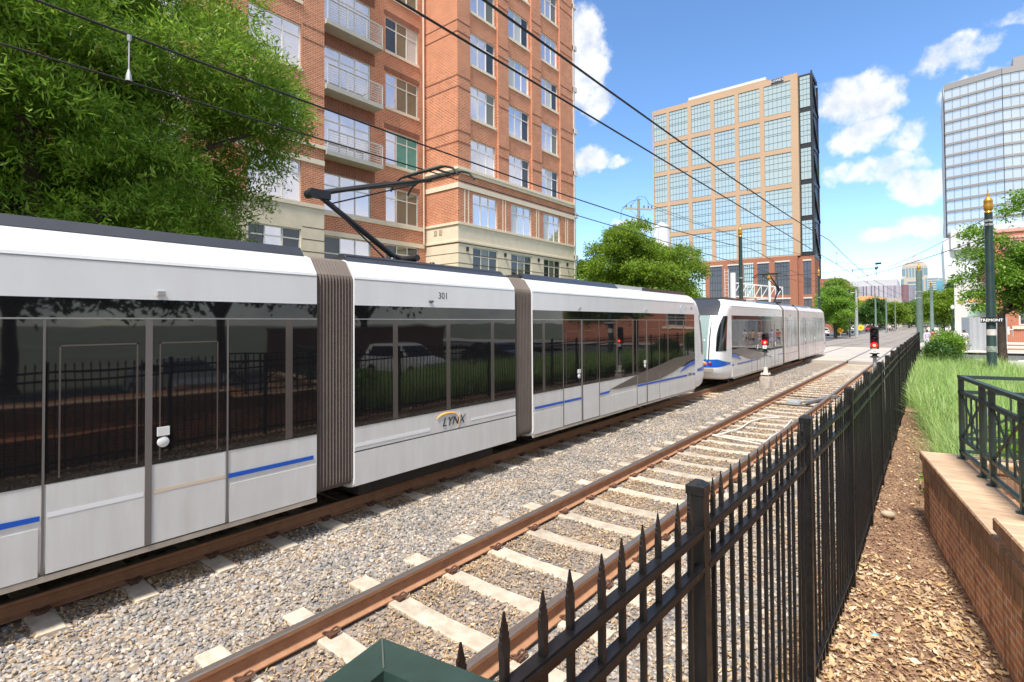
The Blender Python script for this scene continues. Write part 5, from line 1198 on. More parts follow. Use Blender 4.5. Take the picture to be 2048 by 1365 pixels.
b = MB(); b.T = Matrix.Translation((.75, -.1, 4.3)) @ Matrix.Rotation(R(90), 4, 'X'); b.lathe([(.42, 0), (.42, .08), (.16, .1)], n=24); b.lathe([(.16, .102), (.01, .12)], n=16, mi=1); b.T = None; b.build('round_sign', [BLACKP, LETTERW], fu)
gr = empty('guard_rail', (4.5, 56.2, .11)); tag(gr, 'low white guard rail in front of the brick shop wall', 'guard rail')
b = MB()
for z in (.28, .58): b.box(-.2, 3.0, -.03, .03, z, z+.17)
b.build('rail_bar', mat('guard_white', (.66, .66, .63), .6), gr)
for x in (0, 1.3, 2.7): b = MB(); b.box(x-.06, x+.06, .03, .12, 0, .75); b.build('post', GALV, gr)
mt = empty('utility_meter', (4.7, 58.8, .11)); tag(mt, 'white gas meter cluster on a pipe against the red brick shop', 'utility meter')
b = MB(); b.tube([(0, 0, 0), (0, 0, 1.4)], .06, 8); b.tube([(-.55, 0, 1.7), (.55, 0, 1.7)], .05, 8); b.tube([(-.5, 0, 1.2), (-.5, 0, 1.75)], .04, 8); b.tube([(.52, 0, 1.1), (.52, 0, 1.75)], .04, 8); b.build('pipe', GALV, mt)
b = MB(); b.box(-.32, .32, -.15, .15, 1.3, 1.95); b.lathe([(.22, 1.25), (.22, 1.75), (.1, 1.9)], (0, -.1, 0), 12); b.build('meter_body', mat('meter_white', (.64, .64, .62), .5, var=.1), mt)
WD = mat('dark_wood', (.055, .03, .022), .8, var=.3, vscale=8)
for (x, y, w, lb) in ((3.75, 57.0, .14, 'single dark timber post just left of the sign pole at the grey hoarding'), (6.2, 55.9, .4, 'dark timber fence posts at the right edge before the brick shop')):
    o = MB(); 
    for k in range(int(w/.13)): o.box(x+k*.2-.07, x+k*.2+.07, y-.07, y+.07, .1, 2.0)
    tag(o.build('timber_post', WD), lb, 'fence post')
b = MB(); b.box(2.75, 5.1, 53.3, 53.52, -.03, .12); tag(b.build('kerb_dark_strip', mat('strip_black', (.012, .01, .01), .9)), 'long dark strip along the far kerb', 'drain')  # near black strip set against the front of the far kerb
b = MB(); b.box(-.6, 60, 53.5, 53.7, -.05, .135); tag(b.build('kerb', KERB), kind='structure')

# ------------------------------------------------------------------ trees
def leafmat(name, cols, tr=.35): return mat(name, cols[0], .45, island=cols, translucent=tr, spec=.35)
LF_OAK = leafmat('willow_oak_leaves', [(.07, .16, .018), (.21, .37, .03), (.11, .23, .02), (.40, .54, .09), (.15, .285, .026), (.28, .43, .04)], .45)
LF_MID = leafmat('crown_leaves', [(.10, .20, .02), (.21, .34, .03), (.31, .42, .05), (.14, .25, .022), (.25, .33, .04)], .45)
LF_LIME = leafmat('lime_leaves', [(.15, .32, .03), (.27, .46, .05), (.12, .25, .03), (.35, .52, .09)], .42)
LF_DARK = leafmat('dark_leaves', [(.04, .10, .02), (.08, .17, .03), (.06, .13, .025), (.11, .21, .035)])
def leaves(clumps, nspray, per, L, W, droop=.2, flat=.0, spread=.5, ray=.62):
    """sprays of leaf blades over and through the clump ellipsoids; returns verts, faces (one quad per leaf)"""
    C = np.array([c[:3] for c in clumps]); Rr = np.array([c[3:6] for c in clumps]); w = (Rr[:, 0]*Rr[:, 1]+Rr[:, 0]*Rr[:, 2]); w = w/w.sum()
    k = rng.choice(len(C), nspray, p=w); d = rng.normal(size=(nspray, 3)); d /= np.linalg.norm(d, axis=1, keepdims=True); d[:, 2] = np.where((d[:, 2] < -.15) & (rng.uniform(size=nspray) < .85), -d[:, 2], d[:, 2])
    rad = rng.uniform(.68, 1.06, nspray)
    P = C[k]+d*Rr[k]*rad[:, None]
    d2 = d+rng.normal(0, .5, d.shape); d2[:, 2] -= droop; d2 /= np.linalg.norm(d2, axis=1, keepdims=True)
    n = nspray*per; P = np.repeat(P, per, 0)+rng.normal(0, spread*L*1.2, (n, 3)); D = np.repeat(d2, per, 0)
    t = np.tile(np.linspace(-.6, 1.4, per), nspray)*L*1.3; P += D*t[:, None]
    ld = D*.8+rng.normal(0, ray, (n, 3)); ld[:, 2] -= droop*.5; ld /= np.linalg.norm(ld, axis=1, keepdims=True)
    nn = rng.normal(size=(n, 3)); nn[:, 2] = np.abs(nn[:, 2])+.6; s = np.cross(ld, nn); s /= np.linalg.norm(s, axis=1, keepdims=True)
    l = (L*rng.uniform(.65, 1.3, n))[:, None]; ww = (W*rng.uniform(.7, 1.3, n))[:, None]/2
    V = np.stack([P, P+ld*l*.45+s*ww, P+ld*l, P+ld*l*.45-s*ww], 1).reshape(-1, 3); F = (np.arange(n)*4)[:, None]+np.arange(4)
    return V, F
def tree(name, loc, trunk_h, trunk_r, clumps, lb, lm, nspray, per, L, W, grp=None, droop=.2, spread=.5, limbs=9, cat='tree', ray=.62):
    t = empty(name, loc); tag(t, lb, cat, grp)
    b = MB(); top = Vector((0, 0, trunk_h))
    b.tube([(0, 0, -.1), (.03, 0, .25), (0, .04, trunk_h*.5), tuple(top)], [trunk_r*1.5, trunk_r*1.05, trunk_r*.9, trunk_r*.75], 12)
    o = b.build('trunk', BARK, t)
    b = MB(); cl = sorted(clumps, key=lambda c: -c[3])[:limbs*3:3] if len(clumps) > limbs*3 else clumps[:limbs]
    for c in cl:
        e = Vector(c[:3]); m_ = top.lerp(e, .5)+Vector((0, 0, .12*(e-top).length)); b.tube([top*.92, m_, e], [trunk_r*.5, trunk_r*.3, trunk_r*.08], 7)
    b.build('limb', BARK, o)
    V, F = leaves(clumps, nspray, per, L, W, droop, spread=spread, ray=ray); me = fast_mesh('crown', V, F); me.materials.append(lm); link('crown', me, t)
    return t
def crown_clumps(n, c, r, cr, seed, bottom=-.5, fill=.35):
    g = np.random.default_rng(seed); out = []
    while len(out) < n:
        d = g.normal(size=3); d /= np.linalg.norm(d)
        if d[2] < bottom: continue
        k = g.uniform(.78, 1.0) if g.uniform() > fill else g.uniform(.3, .75); s = cr*g.uniform(.7, 1.3)
        out.append((c[0]+d[0]*r[0]*k, c[1]+d[1]*r[1]*k, c[2]+d[2]*r[2]*k, s, s, s*.62))
    return out
tree('willow_oak', (-15.6, 2.6, -.12), 4.2, .42, crown_clumps(180, (0, -.55, 8.3), (3.9, 5.7, 5.4), 1.02, 3, -.92, .42)+[(.1, 4.2, 7.0, .95, .95, .6), (.1, 5.0, 7.3, .7, .7, .5), (.0, 4.4, 6.1, .8, .8, .5), (-.2, 3.6, 5.4, .9, .8, .5), (-.6, 3.0, 5.7, .9, .9, .6), (.2, 5.2, 8.6, .8, .8, .55), (.1, 5.4, 9.6, .7, .7, .5), (-.3, 1.9, 5.2, .9, .9, .5), (-.6, 3.7, 6.4, .9, .9, .6)]+crown_clumps(46, (-1.4, -1.5, 5.2), (2.2, 6.3, 1.7), 1.0, 31, -1, .6), 'big green willow oak with narrow leaves filling the upper left above the train', LF_OAK, 36000, 11, .16, .036, droop=.18, spread=.30, ray=.62, limbs=4)
tree('willow_oak', (-16.2, -8.5, -.12), 4.0, .42, crown_clumps(60, (0, 0, 8.2), (4.4, 5.8, 5.2), 1.3, 4, -.72), 'second willow oak behind the first at the far left edge', LF_OAK, 11000, 11, .16, .034, droop=.35, spread=.6)
tree('round_tree', (-17.0, 36.3, -.1), 2.6, .28, crown_clumps(110, (0, 0, 5.3), (4.4, 4.4, 4.4), 1.05, 5, -.85), 'round bushy green tree behind the train between the apartment building and the tan tower', LF_MID, 17000, 10, .17, .085)
tree('round_tree', (-11.4, 93.4, -.1), 2.2, .25, crown_clumps(50, (0, 0, 4.3), (1.9, 1.9, 3.4), .8, 6, -.85), 'bright green tree standing by the street past the rear of the second train', LF_LIME, 4200, 10, .22, .12)
tree('round_tree', (-13.2, 112, -.1), 2.6, .25, crown_clumps(50, (0, 0, 5.9), (2.3, 2.3, 4.4), .95, 7, -.85), 'taller darker tree behind the bright green street tree', LF_MID, 2600, 10, .34, .18)
tree('round_tree', (-11.6, 165, -.1), 2.0, .25, crown_clumps(30, (0, 0, 4.3), (2.6, 2.6, 3.3), 1.1, 8, -.8), 'dark green tree between the brick corner building and the far poles', LF_DARK, 2200, 10, .40, .24)
tree('round_tree', (-8.6, 205, -.1), 2.0, .25, crown_clumps(30, (0, 0, 4.4), (3.0, 3, 3.2), 1.2, 9, -.8), 'olive green tree at the end of the left track in front of the arena', LF_MID, 1800, 10, .5, .3)
tree('round_tree', (-3.5, 300, -.1), 2.0, .3, crown_clumps(30, (0, 0, 5.8), (6.5, 5, 5.6), 2.2, 10, -.8), 'bright lime tree in the gap beyond the end of the rails', LF_LIME, 1800, 10, .6, .36)
tree('round_tree', (1.9, 132, .1), 2.4, .3, crown_clumps(40, (0, 0, 4.6), (3.3, 4, 3.6), 1.2, 11, -.85), 'green tree on the promenade right of the thick pole', LF_MID, 2600, 10, .34, .2)
tree('round_tree', (-6.2, 240, -.1), 2.0, .25, crown_clumps(30, (0, 0, 4.8), (4.0, 3, 3.6), 1.4, 41, -.8), 'dark tree in the row closing the far end of the street', LF_DARK, 1600, 10, .5, .3)
tree('round_tree', (-16.5, 190, -.1), 2.0, .25, crown_clumps(30, (0, 0, 5.0), (3.6, 3, 3.8), 1.4, 42, -.8), 'dark leafy tree along the far side street right of the brick corner', LF_MID, 1600, 10, .45, .27)
tree('cone_tree', (4.0, 160, .1), 2.0, .3, [(0, 0, 2+k*1.1, 3.2-k*.30, 3.2-k*.30, 1.0) for k in range(9)], 'dark pointed tree beside the foot of the white glass tower', LF_DARK, 2400, 10, .34, .2)
def right_tree():
    cl = crown_clumps(80, (2.75, .6, 4.4), (2.25, 2.4, 2.3), .72, 12, -.85)
    cl += [(-.75, 0, 6.25, .5, .5, .42), (-.95, 0, 5.3, .55, .5, .42), (-1.05, .1, 4.3, .5, .5, .36), (-.8, 0, 3.55, .5, .5, .26), (-.5, 0, 3.0, .5, .5, .22), (-.2, 0, 4.8, .6, .6, .5), (-.1, 0, 5.8, .5, .5, .4), (.2, 0, 4.0, .6, .6, .5), (.5, 0, 7.2, .45, .4, .3), (.9, 0, 7.7, .5, .4, .35), (1.6, 0, 7.6, .8, .6, .45), (2.3, 0, 7.3, .8, .6, .5)]
    tree('street_tree', (2.45, 31.6, .08), 3.0, .17, cl, 'leafy green tree at the right edge behind the TREMONT pole', LF_LIME, 13000, 10, .13, .07, spread=.55)
right_tree()
tree('hedge_bush', (.35, 31.2, .08), .35, .05, crown_clumps(26, (-.05, 0, .75), (.42, 1.0, .6), .3, 13, -.6), 'dark green shrub at the far end of the tall grass beside the fence', LF_DARK, 2600, 8, .10, .06, cat='shrub')
tree('hedge_bush', (.75, 37.5, .08), .5, .05, crown_clumps(16, (0, 0, .9), (.6, .6, .8), .35, 14, -.6), 'small lime green bush before the walking people', LF_LIME, 1000, 8, .11, .06, cat='shrub')
tree('weed', (.12, 9.75, .1), .05, .01, [(0, 0, .12, .14, .14, .08)], 'small lime weed sprouting in the mulch before the tall grass', LF_LIME, 40, 6, .07, .045, cat='plant', limbs=1)
tree('planter_shrub', (1.6, 9.6, .1), .2, .03, crown_clumps(10, (0, 0, .5), (.7, .6, .4), .3, 15, -.6), 'yellow green leafy plant behind the patio railing', LF_LIME, 420, 8, .12, .07, cat='shrub')
# trees across the street on the right, seen mirrored in the train windows
for i, (x, y, sc) in enumerate(((17, 4, 1.), (19, 13, 1.1), (17.5, -5, 1.15), (21, 24, 1.))):
    tree('shade_tree', (x, y, -.1), 3.0*sc, .3, crown_clumps(34, (0, 0, 7*sc), (4.2*sc, 4.2*sc, 4.4*sc), 1.5, 20+i, -.8), ['dark shade tree across the street, mirrored in the train windows near the middle section', 'broad shade tree mirrored in the train windows beside the white car', 'large shade tree mirrored in the train windows at the far left', 'shade tree mirrored in the train windows near the front end'][i], LF_DARK, 1700, 10, .4, .24)
gw = MB(); gw.box(15.4, 15.75, 14, 27, -.1, 2.3); gw.box(15.3, 15.85, 14, 27, 2.3, 2.42)
tag(gw.build('garden_wall', [brick('garden_brick', (.30, .11, .07), (.36, .14, .09), (.4, .3, .24))]), 'long brick garden wall across the street, mirrored in the train windows', 'wall')

# ------------------------------------------------------------------ utility pole, gantry, traffic light, yellow signs
up = empty('utility_pole', (-23.7, 51.1, -.1)); tag(up, 'grey wooden utility pole with a crossarm and looped wires above the round tree', 'utility pole')
b = MB(); b.tube([(0, 0, 0), (0, 0, 15.4)], [.2, .14], 12); b.build('shaft', mat('grey_timber', (.30, .28, .25), .9, var=.2), up)
b = MB(); b.bar((-1.25, -.55, 14.75), (1.25, .55, 14.45), .14, .18); b.bar((-.75, -.33, 14.5), (0, 0, 13.7), .06); b.build('crossarm', mat('arm_timber', (.42, .39, .34), .9), up)
b = MB()
for x in (-1.15, -.7, .5, .9, 1.2): b.lathe([(.07, 14.72), (.09, 14.8), (.06, 14.86), (.09, 14.92), (.03, 15.0)], (x, x*.44, -.12*x), 8)
b.lathe([(.08, 15.3), (.12, 15.5), (.05, 15.7)], n=8); b.build_split('insulator', mat('insulator_grey', (.16, .14, .13), .4), up)
b = MB()
for pts in ([(-1.15, -.5, 15), (-1.7, -.6, 14.6), (-1.75, -.6, 13.6), (-1.4, -.5, 13.2)], [(-.7, -.3, 15), (0, 0, 15.9), (.6, .3, 15.8), (1.0, .4, 15.0)], [(-1.6, -.6, 14.8), (-.6, -.2, 15.5), (.3, .1, 15.6)], [(.4, .1, 13.8), (.7, .2, 13.4), (.5, .2, 12.9)], [(-1.3, -.5, 13.3), (-1.35, -.5, 11.5)], [(-1.3, -.5, 12.6), (0, 0, 12.2)]): b.tube(pts, .022, 5)
b.build('jumper_wire', WIRE, up)
b = MB(); b.lathe([(.16, 11.2), (.16, 12.0), (.08, 12.1)], (.45, .2, 0), 10); b.build('cutout', mat('cutout_grey', (.2, .2, .21), .5), up)
wire('service_wire', sag((-22.5, 51.7, 14.5), (-9.8, 110, 12.5), .8), .02, 'thin service wire running right from the utility pole across the tan tower')
wire('service_wire', sag((-22.9, 51.5, 15.0), (-30, 200, 24), .8), .02, 'uppermost service wire leaving the utility pole crossarm')
gt = empty('signal_gantry', (-18.2, 64.8, -.1)); tag(gt, 'white lattice gantry on a thick white column behind the roof of the second train', 'gantry')
WHT = mat('gantry_white', (.72, .71, .68), .5, var=.06)
b = MB(); b.tube([(0, 0, 0), (0, 0, 8.5)], [.34, .30], 14); b.build('column', WHT, gt)
b = MB(); e = Vector((4.6, 3.6, -.35))
for z in (5.75, 7.35):
    for o_ in (0, .55): b.bar((o_*-.6, o_*.78, z), tuple(e*(1 if z < 7 else 1)+Vector((o_*-.6, o_*.78, z-(1.6-1.35 if z > 7 else 0)))), .09)
for k in range(8):
    t = k/7; p = e*t; t2 = min(1, t+1/7); q = e*t2
    b.bar((p.x, p.y, 5.75+p.z), (p.x, p.y, 7.35-.25*t+p.z), .07)
    if k < 7: b.bar((p.x, p.y, 5.75+p.z), (q.x, q.y, 7.35-.25*t2+q.z), .07)
b.build('truss', WHT, gt)
b = MB()
for z in np.arange(.3, 8.8, .4): b.bar((-.9, -.1, z), (-.55, .1, z), .035)
b.bar((-.9, -.1, 0), (-.9, -.1, 9), .05); b.bar((-.55, .1, 0), (-.55, .1, 9), .05); b.build('ladder', WHT, gt)
gm = empty('signal_mast', (-14.6, 66.5, -.1)); tag(gm, 'slender white crossing signal mast with gold cap behind the train pantograph', 'signal mast')
b = MB(); b.tube([(0, 0, 0), (0, 0, 7.6)], .14, 12); b.build('mast', WHT, gm)
b = MB(); b.lathe([(.1, 7.6), (.25, 7.75), (.25, 8.0), (.08, 8.2), (.01, 8.4)], n=12); b.build('cap', GOLD, gm)
tl = empty('traffic_light', (-10.25, 100.4, 0)); tag(tl, 'tall black traffic light hanging beside a grey pole past the green street tree', 'traffic light')
b = MB(); b.tube([(.0, 0, 0), (0, 0, 5.3)], .09, 10); b.build('post', BLACKP, tl)
b = MB(); b.box(-.32, .2, -.25, .2, 5.2, 7.6); b.build('signal_head', BLACKP, tl)
b = MB()
for z in (5.6, 6.4, 7.2): b.T = Matrix.Translation((-.06, -.26, z)) @ Matrix.Rotation(R(90), 4, 'X'); b.lathe([(.2, 0), (.2, .16), (.15, .02), (.01, .02)], n=14)
b.T = None; b.build('lens', DARKL, tl)
tp = empty('lamp_column', (-9.35, 101.2, 0)); tag(tp, 'pale grey column with a short side arm right of the black traffic light', 'lamp post')
b = MB(); b.tube([(0, 0, 0), (0, 0, 7.6)], [.22, .15], 12); b.tube([(0, 0, 7.3), (-1.6, -.2, 7.0)], .05, 8); b.build('column', GALV, tp)
b = MB(); b.box(-2.0, -1.5, -.35, -.05, 6.9, 7.05); b.build('lamp', BLACKP, tp)
YEL = mat('sign_yellow', (.78, .62, .04), .5); ORS = mat('sign_orange', (.72, .34, .03), .5)
for (x, y, m_, lb, sq) in ((-8.83, 101.7, YEL, 'round yellow crossing warning sign on a thin post', 0), (-11.45, 99.7, ORS, 'orange diamond warning sign on a post under the street tree', 1)):
    s_ = empty('warning_sign', (x, y, 0)); tag(s_, lb, 'road sign')
    b = MB(); b.tube([(0, 0, 0), (0, 0, 2.2 if not sq else 1.6)], .04, 8); b.build('post', GALV, s_)
    b = MB(); zc = 1.35 if not sq else 1.1
    if sq: b.prism([(0, -.06, zc-.55), (.5, -.06, zc), (0, -.06, zc+.55), (-.5, -.06, zc)], (0, .02, 0))
    else: b.T = Matrix.Translation((0, -.06, zc+.2)) @ Matrix.Rotation(R(90), 4, 'X'); b.lathe([(.01, 0), (.46, 0), (.46, .02), (.01, .02)], n=20); b.T = None
    p = b.build('sign_plate', m_, s_)
    b = MB(); b.bar((-.2, -.085, zc+.02 if not sq else zc-.2), (.2, -.085, zc+.4 if not sq else zc+.2), .07, .008); b.bar((.2, -.085, zc+.02 if not sq else zc-.2), (-.2, -.085, zc+.4 if not sq else zc+.2), .07, .008); b.build('sign_symbol', BLACKP, p)
for (x, y, lb) in ((3.0, 118, 'green lamp post with white globe left of the white tower foot'), (4.6, 104, 'green lamp post with pink banner at the corner of the white tower'), (2.2, 150, 'farthest lamp post on the promenade before the pointed tree')):
    s_ = empty('street_lamp', (x, y, .1)); tag(s_, lb, 'street lamp', 'promenade lamps')
    b = MB(); b.tube([(0, 0, 0), (0, 0, 4.4)], [.11, .07], 10); b.build('post', POLEG, s_)
    b = MB(); b.lathe([(.1, 4.4), (.26, 4.6), (.28, 4.85), (.12, 5.1), (.01, 5.2)], n=14); b.build('lamp_globe', mat('lamp_globe_white', (.78, .76, .70), .3), s_)
    if 'banner' in lb: b = MB(); b.box(.12, .75, -.015, .015, 2.4, 4.2); b.build('banner', mat('banner_pink', (.62, .38, .36), .7, vscale=2, var2=(.75, .65, .55)), s_)

# ------------------------------------------------------------------ cars
CGL = glass('car_glass', (.015, .017, .02), .03, spec=.7); TYRE = mat('tyre_rubber', (.018, .018, .018), .85); RIM = mat('alloy_rim', (.42, .42, .43), .35, metal=.8); CTR = mat('car_trim_black', (.02, .02, .02), .5); LHEAD = mat('headlight_clear', (.65, .67, .68), .1, coat=1.); LTAIL = mat('tail_red', (.4, .015, .015), .2, coat=1.)
def car(loc, rz, paint, lb, suv=False):
    c = empty('parked_car', loc, rz); tag(c, lb, 'car', 'cars on the streets')
    hr = 1.68 if suv else 1.45; W = .90
    low = [(-2.25, .32), (-2.28, .62), (-2.2, .95 if suv else .90), (-1.55, 1.02), (1.05, 1.02), (1.9, .86), (2.22, .70), (2.28, .40), (2.2, .28)]
    def loft(b, prof, ws, mi=0):
        rows = [[(s*w, p[0], p[1]) for p in prof] for s, w in ws]; b.grid(rows, mi, False, True); 
        b._add(rows[0], [tuple(range(len(prof)))], mi); b._add(rows[-1], [tuple(range(len(prof)))[::-1]], mi)
        b._add([rows[0][0], rows[-1][0], rows[-1][-1], rows[0][-1]], [(0, 1, 2, 3)], mi)
    b = MB(); loft(b, low, ((-1, W-.06), (-1, W), (1, W), (1, W-.06)) if False else ((-1, W), (1, W))); b.build('body', paint, c)
    b = MB(); rf = [(-2.05, 1.0), (-1.75, hr-.06), (-1.3, hr), (.1, hr), (.45, hr-.07), (1.15, 1.0)] if suv else [(-1.95, .98), (-1.25, hr-.04), (-.8, hr), (.0, hr), (.35, hr-.06), (1.15, .98)]
    vs = []
    for s in (-1, 1): vs += [(s*(W-.04 if p[1] < 1.1 else W-.2), p[0], p[1]) for p in rf]
    n = len(rf); b._add(vs, [(i, i+1, n+i+1, n+i) for i in range(n-1)], 0, True); b._add(vs[:n], [tuple(range(n))]); b._add(vs[n:], [tuple(range(n))[::-1]]); b.build('cabin', paint, c)
    b = MB()
    for s in (-1, 1):
        q = [(s*(W-.045), rf[0][0]+.28, 1.06), (s*(W-.19), rf[1][0]+.22, hr-.12), (s*(W-.19), rf[4][0]-.08, hr-.13), (s*(W-.045), rf[5][0]-.2, 1.06)]; n_ = Vector((s*.012, 0, .004)); b.prism([tuple(Vector(p)+n_) for p in (q if s < 0 else q[::-1])], n_*.3)
    for (i, j, y) in ((4, 5, 1), (0, 1, -1)):
        a, e = Vector((0, rf[i][0], rf[i][1])), Vector((0, rf[j][0], rf[j][1])); lo, hi = (e, a) if y > 0 else (a, e); m0, m1 = lo.lerp(hi, .12), lo.lerp(hi, .9); off = Vector((0, .012*y, .012)); 
        b.poly([tuple(Vector((x*k, 0, 0))+m+off) for (x, k, m) in ((-1, W-.10, m0), (1, W-.10, m0), (1, W-.25, m1), (-1, W-.25, m1))])
    b.build('window', CGL, c)
    for s in (-1, 1):
        for y in (-1.4, 1.42):
            b = MB(); b.T = Matrix.Translation((s*(W-.1), y, .33)) @ Matrix.Rotation(R(90), 4, 'Y'); b.lathe([(.2, -.12), (.33, -.11), (.33, .11), (.21, .12)], n=22); w = b.build('wheel', TYRE, c)
            b = MB(); b.T = Matrix.Translation((s*(W-.1), y, .33)) @ Matrix.Rotation(R(90), 4, 'Y'); b.lathe([(.02, -.125), (.21, -.115), (.21, .115), (.02, .125)], n=18); b.build('rim', RIM, w)
        b = MB(); b.box(*sorted((s*.55, s*.86)), 2.1, 2.265, .60, .74); b.build('headlight', LHEAD, c)
        b = MB(); b.box(*sorted((s*.60, s*.88)), -2.275, -2.15, .74, .92); b.build('tail_lamp', LTAIL, c)
    b = MB(); b.box(-W+.02, W-.02, -2.31, -2.2, .34, .5); b.box(-W+.02, W-.02, 2.2, 2.31, .34, .5); b.build('bumper', CTR, c)
    return c
PW = mat('paint_white', (.75, .75, .74), .25, coat=.6); PS = mat('paint_silver', (.38, .39, .40), .3, metal=.5, coat=.6); PK = mat('paint_black', (.015, .015, .017), .2, coat=.8); PR = mat('paint_red', (.36, .02, .02), .25, coat=.7); PB = mat('paint_blue', (.03, .08, .2), .25, coat=.7)
car((-15.2, 109, -.03), R(10), PW, 'white car half hidden by the rear of the second train, first on the side street')
car((-13.6, 122, -.03), R(4), PK, 'black car on the side street beside the trunk of the green street tree')
car((-12.9, 139, -.03), R(3), PS, 'silver car farther along the side street behind the orange sign', True)
car((-11.8, 158, -.03), R(2), PR, 'dark red car in the far traffic left of the tall signal')
car((-13.4, 180, -.03), R(2), PW, 'white van like car in the far traffic under the dark tree', True)
car((-11.6, 196, -.03), R(0), PK, 'black car farthest away in the traffic under the trees', True)
car((-3.3, 282, .02), R(90), PW, 'white car crossing behind the end of the rails', True)
car((2.3, 284, .02), R(90), PW, 'second white car crossing behind the end of the rails, right of the first', True)
car((8.4, 17.4, -.05), R(86), PW, 'white sport utility car parked beyond the grass, mirrored in the black train windows', True)
car((8.6, 7.2, -.05), R(88), PS, 'silver car parked across the street, mirrored in the left train windows')
car((8.6, 25, -.05), R(88), PK, 'black car parked across the street, mirrored in the front train windows')

# ------------------------------------------------------------------ people
SKIN = mat('skin', (.52, .33, .24), .55); SKIND = mat('skin_dark', (.20, .11, .07), .55)
def skin_fig(name, verts, edges, radii, m, parent, root=0, sub=1):
    me = bpy.data.meshes.new(name); me.from_pydata([tuple(v) for v in verts], edges, []); o = bpy.data.objects.new(name, me); COL.objects.link(o)
    o.modifiers.new('skin', 'SKIN'); sv = me.skin_vertices
    if not sv: bpy.context.view_layer.objects.active = o; 
    lay = me.skin_vertices[0].data
    for i, r_ in enumerate(radii): lay[i].radius = (r_, r_) if not isinstance(r_, tuple) else r_; lay[i].use_root = (i == root)
    md = o.modifiers.new('sub', 'SUBSURF'); md.levels = sub; md.render_levels = sub
    bpy.context.view_layer.update(); e = o.evaluated_get(bpy.context.evaluated_depsgraph_get()); nm = bpy.data.meshes.new_from_object(e)
    bpy.data.objects.remove(o); nm.materials.clear(); nm.materials.append(m); nm.polygons.foreach_set('use_smooth', [True]*len(nm.polygons)); return link(name, nm, parent)
